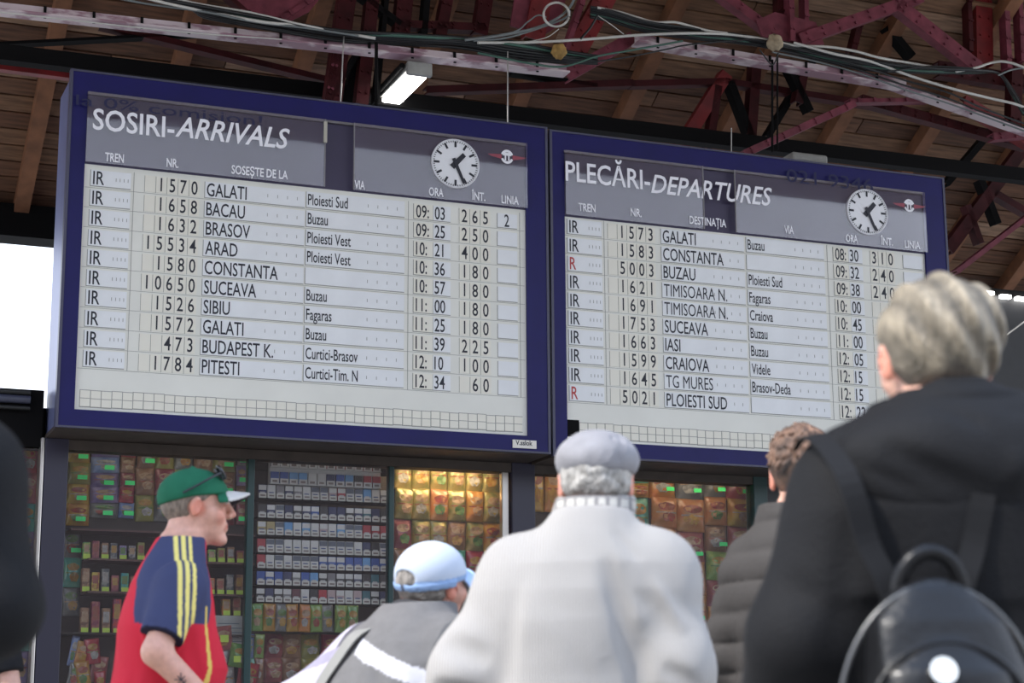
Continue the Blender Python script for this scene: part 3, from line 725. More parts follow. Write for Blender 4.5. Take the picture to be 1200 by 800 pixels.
def bag(u, v, w, h, c, lab, grp, k=0, tilt=0.0, d=BD-.004, T=None, pr=None, cat='snack bag', name='snack_bag'):
    kk = k % 4; T = T or min(.05, w*.22); key = (round(w,2), round(h,2), kk, round(T,3))
    if key not in _bags:
        vs, fs, S = bag_mesh(w, h, T, kk*7+int(w*100)); mb = MB(); mb.add(vs, fs, 0, True)
        a = MB(); a.add(*oval(S, w, h, .5, .68, .34, .13, jag=.08 if kk % 2 else 0)); b = MB(); b.add(*oval(S, w, h, .5 + (.08 if kk > 1 else -.05), .34, .27, .16, n=12, jag=.12))
        bar = MB(); xs_ = [.12+.76*i/6 for i in range(7)]
        bar.add([((x-.5)*w, S(x, z)-.005, z*h) for z in (.46, .50) for x in xs_], [(i, i+1, 8+i, 7+i) for i in range(6)])
        _bags[key] = (mb, a, b, bar, {})
    mb, a, b, bar, cache = _bags[key]
    if c not in cache: cache[c] = mb.mesh(name, bagmat(c, kk % 2))
    pc = pr or {'gold':'cream','orange':'cream','yellow':'red','teal':'yellow','purple':'cream','red':'yellow','green':'yellow','brown':'cream','maroon':'cream','blue':'white','grey':'green','cream':'red','pink':'white','olive':'yellow','black':'white'}[c]
    o = link(name, cache[c], None, site(u, d, v), YAW); o.rotation_euler = (0, tilt, YAW)
    for nm, q, cc in (('printed_badge', a, pc), ('printed_picture', b, PRT[(PRT.index(pc)+2+kk) % 5]), ('printed_name', bar, PRT[(PRT.index(pc)+1) % 5])):
        kx = (nm, cc)
        if kx not in cache: cache[kx] = q.mesh(nm, PRM[cc])
        link(nm, cache[kx], o)
    return tag(o, lab, cat, grp)
M_tagg = mat('neon_green_tag', (0.05,0.85,0.22), .6); M_tagy = mat('yellow_green_tag', (0.50,0.68,0.08), .6)
_tg = {}
def ptag(u, v, d, m, par, grp=None, w=.070, h=.032):
    k = (m.name, w, h)
    if k not in _tg:
        _tg[k] = (MB().box(-w/2, w/2, -.003, 0, -h/2, h/2).mesh('price_tag', m),
                  MB().box(-w*.30, -w*.22, -.0038, -.003, -h*.28, h*.28).box(-w*.12, -w*.02, -.0038, -.003, -h*.28, -h*.16).box(-w*.04, w*.03, -.0038, -.003, -h*.2, h*.28).box(w*.12, w*.30, -.0038, -.003, -h*.05, h*.05).box(w*.14, w*.2, -.0038, -.003, -h*.28, h*.28).mesh('figures', M_ink))
    o = link('price_tag', _tg[k][0], par); ml = Matrix.LocRotScale(par.location, par.rotation_euler, None)
    o.matrix_local = ml.inverted() @ (Matrix.Translation(site(u, d, v)) @ Matrix.Rotation(YAW, 4, 'Z')); return o
CNAME = {'gold':'golden foil','orange':'orange','yellow':'yellow','teal':'teal','purple':'purple','red':'red','green':'green','brown':'brown','maroon':'dark red','blue':'blue','grey':'greyish','cream':'cream','pink':'pink','olive':'olive green','black':'black and white'}
def grid(px0, px1, py0, py1, pref, cols, rows, pal, where, grp, tags=None, over=1.04, d=BD-.004, kx=0, T=None, tagm=None, skip=()):
    """rows x cols of bags hanging in front of the backing; py at reference column pref"""
    u0, u1 = K(px0, 600, d)[0], K(px1, 600, d)[0]; vt_, vb_ = K(pref, py0, d)[1], K(pref, py1, d)[1]
    cw, chh = (u1-u0)/cols, (vt_-vb_)/rows
    for r in range(rows):
        for c in range(cols):
            if (r, c) in skip: continue
            p = pal[(r*cols+c) % len(pal)]
            nm = '%s snack bag' % CNAME[p]
            pos = ('%s from top' % ORD[r] if cols == 1 else '%s from left, %s row' % (ORD[c], ORD[r]))
            bg_ = bag(u0+(c+.5)*cw+rnd.uniform(-.005,.005), vt_-(r+1)*chh, cw*over, chh*over, p, '%s, %s, %s' % (nm, pos, where), grp, k=r*3+c+kx, tilt=rnd.uniform(-.05,.05), d=d - .012*(r % 2) - .006*(c % 2), T=T)
            if tags and (r*cols+c) % tags == 0:
                t = T or min(.05, cw*over*.22)
                ptag(u0+(c+.5)*cw+cw*.1, vt_-(r+1)*chh+chh*.28, d-.02-t*1.45-.012, tagm or M_tagg, bg_)
# window behind the man in the green cap
grid(77, 103, 519, 616, 90, 1, 4, ['yellow','olive','yellow','yellow'], 'yellow column by left navy post', 'yellow column of snacks', 1)
grid(77, 97, 622, 722, 90, 1, 3, ['grey','teal','grey'], 'dull lower column by navy post', 'dull column of snacks', 3, T=.03)
grid(105, 137, 519, 607, 120, 1, 5, ['purple','blue','purple','purple','grey'], 'violet column left of green cap', 'violet column of snacks', 1, T=.03)
grid(139, 156, 519, 607, 145, 1, 5, ['red','brown','maroon','red','blue'], 'narrow red column by green cap', 'narrow red column of snacks', 2, T=.02)
grid(158, 246, 521, 612, 200, 4, 3, ['brown','olive','grey','brown','brown','maroon','olive'], 'dim bags behind green cap', 'dim snacks behind the green cap', 5)
grid(248, 274, 524, 615, 260, 1, 3, ['olive','brown','maroon'], 'column right of green cap', 'column of snacks right of the green cap', 1)
grid(276, 288, 524, 615, 280, 1, 4, ['black','purple','brown','maroon'], 'narrow column by slim green post', 'narrow column of snacks by the green post', 1, T=.015)
v1 = shelf(77, 289, 622, 120, 'red brown shelf behind the shoulder of the man in the green cap, upper of three')
v2 = shelf(98, 289, 656, 120, 'red brown shelf behind the man in the green cap, middle of three')
v3 = shelf(98, 289, 694, 120, 'red brown shelf behind the man in the green cap, lowest of three')
v4 = shelf(66, 292, 742, 120, 'dark shelf low behind the red shirt', M_bk)
def packs(v, px0, px1, n, hh, pal, where, grp, d=.66):
    u0, u1 = K(px0, 600, d)[0], K(px1, 600, d)[0]; w = (u1-u0)/n
    for i in range(n):
        c = pal[i % len(pal)]; a, b_ = PAL[c]; h = hh*rnd.choice([.8,1,1.1,.92]); ww = w*.78
        o = obj('snack_box', MB().box(-ww/2, ww/2, 0, .06, 0, h, bev=.004), mat('box_'+c, a, .45, col2=b_, nscale=22, sharp=True), None, site(u0+(i+.5)*w, d, v), YAW)
        tag(o, '%s box, %s from left, shelf %s' % (CNAME[c].replace(' foil',''), ORD[i], where), 'box', grp)
        obj('printed_panel', MB().box(-ww*.36, ww*.36, -.0015, 0, h*.42, h*.85), PRM[PRT[i % 5]], o)
        if i % 2 == 0 or n < 6: ptag(u0+(i+.5)*w, v+.018, d-.014, M_tagy, o, None, .05, .034)
packs(v2+.0, 98, 172, 7, .13, ['green','maroon','brown','grey','purple','black','olive'], 'just left of the red shoulder, upper', 'small boxes upper shelf')
packs(v3+.0, 98, 166, 6, .15, ['brown','yellow','grey','maroon','teal','brown'], 'left of the red shoulder, middle', 'small boxes middle shelf')
packs(v4+.0, 98, 160, 5, .22, ['brown','maroon','brown','red','maroon'], 'left of the red shirt, lowest', 'boxes lowest shelf')
packs(v2+.0, 244, 288, 4, .12, ['green','olive','brown','maroon'], 'right of the face of the man, upper', 'small boxes right of the face')
packs(v3+.0, 244, 288, 4, .15, ['cream','brown','grey','brown'], 'right of the face of the man, middle', 'boxes right of the neck')
packs(v4+.14, 262, 286, 2, .13, ['orange','brown'], 'above the white notice', 'boxes above the white notice')
nu, nv = K(250, 762, .62); nu2 = K(290, 762, .62)[0]
nt = tag(obj('notice', MB().box(0, nu2-nu, 0, .004, 0, .25), mat('notice_paper', (0.42,0.44,0.42), .7, noise=.2), None, site(nu, .62, nv), YAW), 'pale printed notice taped inside the window right of the red shirt', 'notice')
lm_ = MB()
for i in range(6): lm_.box(.03, (nu2-nu)*.9-.02*(i%3), -.001, 0, .03+i*.032, .036+i*.032)
obj('printed_lines', lm_, mat('notice_ink', (0.10,0.14,0.18), .6), nt)
def loose(lst, where, grp, d=.66):
    out = []
    for i, (x0, y0, x1, y1, c) in enumerate(lst):
        a, b_ = K(x0, y1, d), K(x1, y0, d)
        out.append(bag(a[0]+(b_[0]-a[0])/2, a[1], abs(b_[0]-a[0])*1.05, max(.05, b_[1]-a[1]+.02), c, '%s snack bag, %s from left, %s' % (CNAME[c], ORD[i], where), grp, k=i, tilt=rnd.uniform(-.18,.18), d=d-.015*(i % 3)))
    return out
loose([(78,748,88,780,'blue'),(86,755,104,778,'orange'),(100,752,118,778,'red'),(104,772,124,800,'maroon')], 'low beside the wide navy post', 'bags low beside the navy post')
loose([(77,780,93,806,'grey'),(90,778,108,806,'yellow'),(110,790,124,820,'red')], 'bottom of the pile beside the wide navy post', 'bags lowest beside the navy post', d=.63)
LB = loose([(247,762,265,806,'black'),(251,737,273,762,'maroon'),(266,758,290,782,'green'),(258,780,276,812,'black'),(276,780,300,808,'red')], 'piled right of the red shirt', 'bags piled right of the red shirt', d=.60)
ptag(*K(263,748,.53), .53, M_tagy, LB[1], None, .06, .05)
ptag(*K(278,772,.52), .52, M_tagy, LB[2], None, .05, .045)
# strip of the kiosk left of the navy post
grid(-20, 41, 521, 800, 20, 3, 8, ['green','brown','red','olive','brown','maroon','brown','grey','teal','orange','brown','purple'], 'window left of navy post', 'snacks left of the navy post', 3)

# cigarette rack
M_ptag = mat('rack_label_white', (0.62,0.62,0.57), .6); M_pw = mat('pack_white', (0.60,0.60,0.58), .5)
PKC = {'white':(0.55,0.56,0.56),'blue':(0.03,0.09,0.36),'navy':(0.02,0.03,0.10),'red':(0.40,0.03,0.04),'black':(0.02,0.02,0.022),'lightblue':(0.12,0.32,0.60),'grey':(0.20,0.19,0.20),'gold':(0.40,0.32,0.14),'teal':(0.03,0.14,0.17),'pink':(0.45,0.34,0.34),'maroon':(0.10,0.02,0.03)}
RK = .70
rack = thing('cigarette_rack', 'dark cigarette rack with rows of small packs and white labels', 'rack', site(K(299,600,RK)[0], RK, V_SILL), YAW)
ru0, ru1 = K(299,600,RK)[0], K(455,600,RK)[0]
_pk = {}
def pack(u, v, c, lab, grp, w=.058, h=.092):
    k = (c, round(w,3))
    if k not in _pk:
        m = mat('pack_'+c, PKC[c], .4)
        _pk[k] = (MB().box(-w/2, w/2, -.022, 0, 0, h).mesh('cigarette_pack', m),
                  MB().box(-w/2+.001, w/2-.001, -.0235, -.022, h*.60, h*.97).mesh('warning_panel', M_pw if c != 'white' else mat('pack_warn_dark', (0.10,0.12,0.16), .5)),
                  MB().box(-w*.3, w*.3, -.0235, -.022, h*.30, h*.46).mesh('pack_name', mat('pack_name_'+('dark' if c in ('white','gold','pink') else 'pale'), (0.05,0.07,0.2) if c in ('white','gold','pink') else (0.5,0.5,0.5), .5)))
    a, b_, n_ = _pk[k]
    o = link('cigarette_pack', a, None, site(u, RK-.012, v), YAW)
    if rnd.random() < .5: link('warning_panel', b_, o)
    link('pack_name', n_, o)
    return tag(o, lab, 'cigarette pack', grp)
rowy = [(581,'navy white grey navy grey white white white pink red white white lightblue white grey'), (604,'black navy white navy black navy blue black navy navy black navy teal navy black'),
        (624,'gold gold white lightblue white lightblue white pink white lightblue white white red red red'), (644.5,'red white white white white white white white white white white white navy black white'),
        (663,'red white white white white white white blue blue blue blue blue lightblue blue blue'), (682.5,'blue blue blue navy grey blue lightblue black grey black black navy black teal black'),
        (702.5,'black navy black grey maroon white black red pink pink white pink teal black navy')]
rowv = []
labm = MB().box(-.0285, .0285, -.004, 0, 0, .036).mesh('shelf_label', M_ptag); labt = MB().box(-.019, .019, -.0047, -.004, .012, .024).mesh('label_print', mat('label_print', (0.22,0.18,0.17), .6))
shf = MB(); 
for r, (py, cs) in enumerate(rowy):
    v = K(312, py+3.0, RK)[1]; cs = cs.split(); pw = (ru1-ru0-.02)/15
    shf = MB().box(0, ru1-ru0, -.036, .10, -.010, 0).box(0, ru1-ru0, -.040, -.034, -.012, .002)
    obj('rack_shelf', shf, M_dark, rack, (0, 0, v-V_SILL))
    for i in range(15):
        u = ru0+.01+(i+.5)*pw
        pack(u, v+.0005, cs[i], '%s cigarette pack, %s from left, %s full row of the rack' % (cs[i], ORD[i], ORD[r]), 'cigarette packs in the rack', w=pw*.90, h=.098)
        l = link('shelf_label', labm, rack, (u-ru0, -.0405, v-V_SILL)); link('label_print', labt, l)
# the upper display of two rows
tu0, tu1 = K(316,545,RK-.05)[0], K(446,545,RK-.05)[0]
vb0 = K(316, 567, RK-.05)[1]; vt0 = K(316, 528, RK-.05)[1]
disp = tag(obj('pack_display', MB().box(0, tu1-tu0, 0, .04, 0, vt0-vb0).box(0, tu1-tu0, -.026, 0, 0, .006).box(0, tu1-tu0, -.026, 0, (vt0-vb0)/2, (vt0-vb0)/2+.006), mat('display_white', (0.55,0.56,0.55), .5), None, site(tu0, RK-.05, vb0), YAW), 'white pack display with two rows standing on top of the cigarette rack', 'display')
up = ['navy white grey white black black red red red white red red'.split(), 'blue blue lightblue lightblue white white navy blue lightblue black red red'.split()]
pw = (tu1-tu0)/12
for r in range(2):
    zz = vb0+.0065+(vt0-vb0)/2*(1-r)
    for i in range(12):
        w_ = pw*.86; c = up[r][i]
        m = mat('pack_'+c, PKC[c], .4)
        o = tag(obj('cigarette_pack', MB().box(-w_/2, w_/2, -.02, 0, .0, .085), m, None, site(tu0+(i+.5)*pw, RK-.0505, zz+.0), YAW),
            '%s cigarette pack, %s from left, %s row of the white display' % (c, ORD[i], ['upper','lower'][r]), 'cigarette pack', 'cigarette packs in the white display')
        obj('warning_panel', MB().box(-w_/2, w_/2, -.0215, -.02, 0, .036), M_pw, o)
        obj('pack_name', MB().box(-w_*.3, w_*.3, -.0225, -.0215, .008, .024), mat('label_print', (0.2,0.2,0.2)), o)
# sweets below the rack and narrow strip beside it
grid(297, 420, 709, 740, 340, 9, 1, ['green','yellow','grey','yellow','orange','green','grey','green','green'], 'just below cigarette rack', 'bags below the cigarette rack', d=.66)
grid(290, 312, 744, 800, 300, 2, 2, ['blue','green','teal','brown'], 'low by slim green post', 'bags low by the green post', d=.66)
grid(312, 420, 744, 800, 350, 5, 2, ['maroon','brown','olive','red','brown'], 'deep below cigarette rack', 'bags deep below the rack')
grid(453, 460.5, 625, 720, 455, 1, 5, ['yellow','orange','green','pink','green'], 'strip right of cigarette rack', 'narrow strip of packets', d=.66, T=.015)
# golden bags
grid(461, 586, 538, 680, 470, 6, 4, ['gold','gold','gold','gold','gold','gold','gold','gold','cream','gold','orange','gold','maroon','gold','gold','brown','gold','yellow','brown','olive','gold','teal','red','gold'], 'golden window', 'golden snack bags')
# colourful bags
grid(620, 655, 546, 600, 640, 2, 1, ['yellow','orange'], 'left of grey flat cap', 'bags left of the flat cap')
grid(655, 735, 546, 690, 700, 3, 3, ['orange','brown','yellow','cream'], 'behind grey flat cap', 'bags behind the flat cap')
grid(734, 760, 551, 583, 745, 1, 2, ['teal','yellow'], 'high right of flat cap', 'small bags right of the flat cap')
grid(734, 760, 583, 680, 745, 1, 2, ['teal','orange'], 'tall bags right of flat cap', 'tall bags right of the flat cap')
grid(762, 791, 550, 722, 775, 1, 5, ['orange','cream','cream','orange','orange'], 'orange column right of flat cap', 'first orange column', 2)
grid(792, 824, 550, 735, 805, 1, 5, ['grey','cream','maroon','cream','orange'], 'second column right of flat cap', 'second column of bags', 2, kx=1)
grid(825, 850, 552, 745, 835, 1, 6, ['grey','cream','brown','green','maroon','orange'], 'third column right of flat cap', 'third column of bags', 2, kx=2)
grid(851, 880, 555, 745, 865, 1, 6, ['red','yellow','maroon','olive','maroon','pink'], 'last column by door post', 'last column of bags', 3, kx=3)
vz = shelf(612, 884, 806, 745, 'dark shelf under the colourful snack bags at the right', M_bk, .56)
lst = []
for i in range(22):
    x = 752+ (i % 8)*15 + rnd.uniform(-4,4); y = 742+(i//8)*20+rnd.uniform(-4,4); lst.append((x, y, x+19, y+26, ['red','orange','blue','yellow','cream','maroon','pink'][i % 7]))
for i, (x0, y0, x1, y1, c) in enumerate(lst):
    d = .74-.04*(i//8)
    a, b_ = K(x0, y1, d), K(x1, y0, d)
    bag((a[0]+b_[0])/2, a[1], b_[0]-a[0], b_[1]-a[1]+.02, c, 'small %s sweets bag, %s from left, %s layer of the pile at lower right' % (CNAME[c], ORD[i % 8], ['back','middle','front'][i//8]), 'pile of small sweets bags', k=i, tilt=rnd.uniform(-.3,.3), d=d)
# white notice beyond the door post
tag(obj('notice', MB().box(0, .14, 0, .01, 0, .34), mat('bright_paper', (0.85,0.87,0.92), .6), None, site(K(897,600,.42)[0], .42, K(900,648,.42)[1]), YAW), 'plain white sheet on the wall between the door post and the black jacket', 'notice')
struct('wall_kiosk_end', MB().box(KU(896), 4.12, KD, KD+.05, CZ+V_SILL, CZ+2.17), mat('kiosk_end', (0.03,0.03,0.035), .5), site(0,0,-CZ), YAW)
# lamps hidden in the window heads; all but the golden window's are added
def shoplamp(px0, px1, lab, e, col, w=.03):
    u0, u1 = K(px0,540,.62)[0], K(px1,540,.62)[0]
    t = thing('display_lamp', lab, 'lamp', site(u0, .62, 2.15), YAW)
    obj('lamp_holder', MB().box(0, u1-u0, 0, .05, 0, .04), M_dark, t)
    obj('lamp_tube', MB().box(.02, u1-u0-.02, .008, .042, -.02, 0), mat('shop_tube_%d' % px0, (0.9,0.85,0.7), .5, emit=col, estr=e), t)
shoplamp(466, 580, 'warm lamp in the window head above the golden snack bags', 22, (1.0,0.74,0.42))
shoplamp(640, 870, 'added unseen warm lamp in the window head above the colourful snack bags', 4.0, (1.0,0.80,0.55))
shoplamp(320, 440, 'added unseen white lamp in the window head above the cigarette display', 4, (1.0,0.95,0.88))
shoplamp(90, 270, 'added unseen dim lamp in the window head above the snacks behind the green cap', 1.5, (1.0,0.9,0.75))
# ------------------------------------------------------------------ people: one smooth surface per body, grown from a distance field
f32 = np.float32
def n3(*a): return np.array(a, dtype=f32)
def smin(a, b, k):
    h = np.clip(0.5+0.5*(b-a)/k, 0, 1); return b*(1-h)+a*h-k*h*(1-h)
def smax(a, b, k): return -smin(-a, -b, k)
def cap(P, a, b, r0, r1=None):
    a = n3(*a); b = n3(*b); r1 = r0 if r1 is None else r1
    ba = b-a; t = np.clip(((P-a)@ba)/max(float(ba@ba), 1e-9), 0, 1)
    return np.linalg.norm(P-a-t[:,None]*ba, axis=1)-(r0+(r1-r0)*t)
def ell(P, c, r, rot=None):
    q = P-n3(*c)
    if rot is not None: q = q@np.array(rot.to_3x3(), dtype=f32)
    r = n3(*r); k0 = np.linalg.norm(q/r, axis=1); k1 = np.linalg.norm(q/(r*r), axis=1)+1e-6
    return k0*(k0-1)/k1
def loft(P, rows, infl=0.0, p=2.3):
    """rows (z, cx, cy, rx, ry) from below up; elliptical sections"""
    z = np.array([r[0] for r in rows]); it = lambda i: np.interp(P[:,2], z, [r[i] for r in rows]).astype(f32)
    rx, ry = it(3)+infl, it(4)+infl; dx, dy = np.abs(P[:,0]-it(1)), np.abs(P[:,1]-it(2))
    k = ((dx/rx)**p+(dy/ry)**p)**(1/p)
    d = (k-1)*np.minimum(rx, ry)
    return np.maximum(d, np.maximum(rows[0][0]-P[:,2], P[:,2]-rows[-1][0]))
def seg(P, a, b): return cap(P, a, b, 0.0)
def folds(P, d, L):
    for (a, b, w, amp) in L:
        A = n3(*a); BA = n3(*b)-A; t = np.clip(((P-A)@BA)/float(BA@BA), 0, 1)
        d = d + amp*np.exp(-(seg(P, a, b)/w)**2)*np.sin(pi*np.clip(t*.96+.02, 0, 1))**.7
    return d
def surf(name, fn, lo, hi, h, colfn=None, m=None, parent=None, zlo=None):
    """surface nets over a block-refined grid -> smooth mesh"""
    B = 4; nb = [int(math.ceil((hi[i]-lo[i])/(h*B))) for i in range(3)]
    cx = [lo[i]+(np.arange(nb[i])+.5)*h*B for i in range(3)]
    G = np.stack(np.meshgrid(*cx, indexing='ij'), -1).reshape(-1, 3).astype(f32)
    Fc = fn(G).astype(f32).reshape(nb); near = np.abs(Fc) < h*B*1.7
    F = np.repeat(np.repeat(np.repeat(Fc, B, 0), B, 1), B, 2); mk = np.repeat(np.repeat(np.repeat(near, B, 0), B, 1), B, 2)
    idx = np.argwhere(mk); P = (idx*h+n3(*lo)+h*.5).astype(f32)
    F[mk] = fn(P)
    F = np.pad(F, 1, constant_values=1.0); S = F < 0; org = n3(*lo)-h*.5
    sl = lambda a, i, j, k: a[i:a.shape[0]-1+i, j:a.shape[1]-1+j, k:a.shape[2]-1+k]
    cnt = sum(sl(S, i, j, k).astype(np.int8) for i in (0,1) for j in (0,1) for k in (0,1))
    act = (cnt > 0) & (cnt < 8); ci = np.argwhere(act); vid = -np.ones(act.shape, int); vid[act] = np.arange(len(ci))
    acc = np.zeros((len(ci), 3), f32); num = np.zeros(len(ci), f32)
    for ax in range(3):
        o = [a for a in range(3) if a != ax]
        for p in (0,1):
            for q in (0,1):
                c0 = np.zeros(3, int); c0[o[0]] = p; c0[o[1]] = q; c1 = c0.copy(); c1[ax] = 1
                a = F[tuple((ci+c0).T)]; b = F[tuple((ci+c1).T)]; x = (a < 0) != (b < 0)
                t = np.where(x, a/np.where(x, a-b, 1), 0); pt = c0+t[:,None]*(c1-c0)
                acc += np.where(x[:,None], pt, 0); num += x
    V = (ci+acc/num[:,None])*h+org
    quads = []
    for ax in range(3):
        o = [a for a in range(3) if a != ax]; s0 = [slice(1,-1)]*3; s0[ax] = slice(0,-1); s1 = list(s0); s1[ax] = slice(1, None)
        A = S[tuple(s0)]; Bb = S[tuple(s1)]; 
        e = np.argwhere(A != Bb); off = np.ones(3, int); off[ax] = 0; e2 = e+off
        ins = A[tuple(e.T)]
        d0 = np.zeros(3, int); d0[o[0]] = 1; d1 = np.zeros(3, int); d1[o[1]] = 1
        q = np.stack([vid[tuple((e2-d0-d1).T)], vid[tuple((e2-d1).T)], vid[tuple(e2.T)], vid[tuple((e2-d0).T)]], 1)
        fl = ins if ax != 1 else ~ins
        q[~fl] = q[~fl][:, ::-1]; quads.append(q)
    Q = np.concatenate(quads); Q = Q[(Q >= 0).all(1)]
    me = bpy.data.meshes.new(name)
    me.vertices.add(len(V)); me.vertices.foreach_set('co', V.astype(f32).ravel())
    me.loops.add(Q.size); me.loops.foreach_set('vertex_index', Q.ravel().astype(np.int32))
    me.polygons.add(len(Q)); me.polygons.foreach_set('loop_start', (np.arange(len(Q))*4).astype(np.int32)); me.polygons.foreach_set('loop_total', np.full(len(Q), 4, np.int32))
    me.update(calc_edges=True); me.polygons.foreach_set('use_smooth', np.ones(len(Q), bool))
    if colfn:
        C = np.ones((len(V), 4), f32); C[:,:3] = colfn(V.astype(f32)); ca = me.color_attributes.new('col', 'FLOAT_COLOR', 'POINT'); ca.data.foreach_set('color', C.ravel())
    me.materials.append(m); me.validate()
    return link(name, me, parent)
def const(c): return lambda V: np.tile(n3(*c), (len(V), 1))
def noise(P, s, ph=0.0):
    x, y, z = (P*s).T
    return (np.sin(x*1.0+ph+1.7*np.sin(y*.9+ph))+np.sin(y*1.3+1.3*np.sin(z*1.1+ph*2))+np.sin(z*1.2+ph+1.5*np.sin(x*.8)))/3
M_skin = mat('skin', (0.6,0.35,0.26), 0.5, attr=True, noise=.12, nscale=60, bump=.06, bscale=220, spec=.4)
MATS['skin'].node_tree.nodes['Principled BSDF'].inputs['Subsurface Weight'].default_value = 0.12
MATS['skin'].node_tree.nodes['Principled BSDF'].inputs['Subsurface Radius'].default_value = (0.012, 0.004, 0.002)
M_hair = mat('hair', (0.3,0.25,0.2), .55, attr=True, noise=.55, nscale=55, stretch=(2.0,2.0,.35), bump=.7, bscale=120)
M_cloth = mat('cloth', (0.3,0.3,0.3), .85, attr=True, noise=.10, nscale=30, bump=.25, bscale=260, spec=.2)
M_knit = mat('cotton', (0.3,0.3,0.3), .9, attr=True, noise=.05, nscale=14, bump=.1, bscale=400, spec=.2)
def skin_col(V, H, base):
    C = np.tile(n3(*base), (len(V), 1)); L = H(V)
    def blot(c, r, col, a=1.0):
        d = np.linalg.norm(L-n3(*c), axis=1); w = np.clip((r-d)/(r*.35), 0, 1)*a
        C[:] = C*(1-w[:,None])+n3(*col)*w[:,None]
    for s in (-1, 1):
        blot((s*.045,.070,-.03), .035, (base[0]*1.0, base[1]*.72, base[2]*.68), .6)     # cheeks
        blot((s*.080,-.005,-.01), .034, (base[0]*1.0, base[1]*.62, base[2]*.55), .8)    # ears
        d = np.abs(L-n3(s*.031,.097,.014)); w = ((d[:,0] < .014) & (d[:,2] < .0045) & (d[:,1] < .016)); C[w] = (.62,.58,.54)
        blot((s*.031,.100,.014), .0055, (.05,.07,.08))
        w = (np.abs(L[:,0]-s*.033) < .021) & (np.abs(L[:,2]-.034+.15*np.abs(L[:,0]-s*.033)) < .0045) & (L[:,1] > .06); C[w] = n3(.22,.14,.09)
    w = (np.abs(L[:,0]) < .025) & (np.abs(L[:,2]+.060) < .008) & (L[:,1] > .075); C[w] = n3(base[0]*.85, base[1]*.45, base[2]*.42)
    blot((0,.115,-.022), .02, (base[0]*1.0, base[1]*.70, base[2]*.66), .6)
    return C
class Fig:
    """an upright figure in local metres: faces +y, feet at z 0"""
    def __init__(s, name_label, loc, rz, H=1.75, build=1.0, sh=.175, lean=0.0, leanx=0.0, head_off=(0,.03), pitch=0.0, yaw=0.0, roll=0.0, el=None, wr=None, neck_r=.056, belly=0.0):
        s.root = thing('person', name_label, 'person', loc, rz)
        s.H = H; k = (H+.055)/1.75; s.k = k; s.belly = belly
        s.zs = 1.425*k-.045; s.sh = sh
        sx, sy = leanx, lean
        cxf = lambda z: sx*max(0, (z-.95*k)/(.48*k)); cyf = lambda z: sy*max(0, (z-.95*k)/(.48*k))
        s.cxf, s.cyf = cxf, cyf
        b = build
        s.rows = [(z*k, cxf(z*k), cyf(z*k)+cy, rx*b, ry*b) for z, cy, rx, ry in
                  [(.80,0,.165,.120),(.92,-.01,.168,.122),(1.02,.0+belly*.5,.155,.112+belly*.7),(1.12,.0+belly*.6,.155,.112+belly*.8),(1.24,-.005,.168,.118+belly*.2),(1.31,-.012,.172,.115),(1.37,-.018,.150,.100),(1.42,-.020,.112,.080),(1.46,-.016,.080,.068),(1.50,-.010,.055,.058)]]
        s.shp = [(sg*sh+sx, sy-.015, s.zs-.035*k) for sg in (-1, 1)]
        s.el = el or [(-.235+sx*.6, sy*.6-.03, 1.13*k), (.235+sx*.6, sy*.6-.03, 1.13*k)]
        s.wr = wr or [(-.25, .06, .90*k), (.25, .06, .90*k)]
        s.nb = (sx, sy-.012, 1.43*k); s.hc = (sx+head_off[0], sy+head_off[1], H-.115)
        s.hm = Matrix.Translation(s.hc) @ Matrix.Rotation(yaw, 4, 'Z') @ Matrix.Rotation(pitch, 4, 'X') @ Matrix.Rotation(roll, 4, 'Y')
        s.hi = np.array(s.hm.inverted(), dtype=f32); s.neck_r = neck_r
        s.nt = tuple(s.hm @ Vector((0, -.025, -.05)))
    def HL(s, V): return V@s.hi[:3,:3].T+s.hi[:3,3]
    def head(s, P):
        Q = s.HL(P)
        d = smin(ell(Q, (0,-.012,.030), (.074,.095,.085)), ell(Q, (0,.030,-.045), (.054,.058,.066)), .035)
        d = smin(d, cap(Q, (-.03,.078,.030), (.03,.078,.030), .010), .018)
        d = smin(d, ell(Q, (-.045,.050,-.025), (.022,.028,.024)), .02); d = smin(d, ell(Q, (.045,.050,-.025), (.022,.028,.024)), .02)
        d = smin(d, ell(Q, (0,.070,-.098), (.024,.022,.018)), .02)
        d = smax(d, -ell(Q, (-.032,.104,.012), (.017,.014,.011)), .012); d = smax(d, -ell(Q, (.032,.104,.012), (.017,.014,.011)), .012)
        for sg in (-1, 1): d = np.minimum(d, np.linalg.norm(Q-n3(sg*.031,.086,.013), axis=1)-.0125)
        d = smin(d, cap(Q, (0,.088,.022), (0,.109,-.020), .008, .0115), .012)
        d = smin(d, cap(Q, (-.013,.098,-.026), (.013,.098,-.026), .0085), .008)
        d = smin(d, cap(Q, (-.018,.086,-.054), (.018,.086,-.054), .0065), .008); d = smin(d, cap(Q, (-.015,.085,-.067), (.015,.085,-.067), .0070), .008)
        d = smax(d, -cap(Q, (-.022,.098,-.0605), (.022,.098,-.0605), .0025), .003)
        for sg in (-1, 1):
            e = ell(Q, (sg*.080,-.012,-.004), (.0085,.019,.032), Matrix.Rotation(sg*R(-22), 3, 'Z') @ Matrix.Rotation(R(-10), 3, 'X'))
            e = smax(e, -ell(Q, (sg*.090,-.006,-.002), (.006,.010,.018)), .004)
            d = smin(d, e, .008)
        return d
    def arm(s, P, i, i0=0.0, r=(.050,.040,.028)):
        return smin(cap(P, s.shp[i], s.el[i], r[0]+i0, r[1]+i0), cap(P, s.el[i], s.wr[i], r[1]+i0, r[2]+i0), .02)
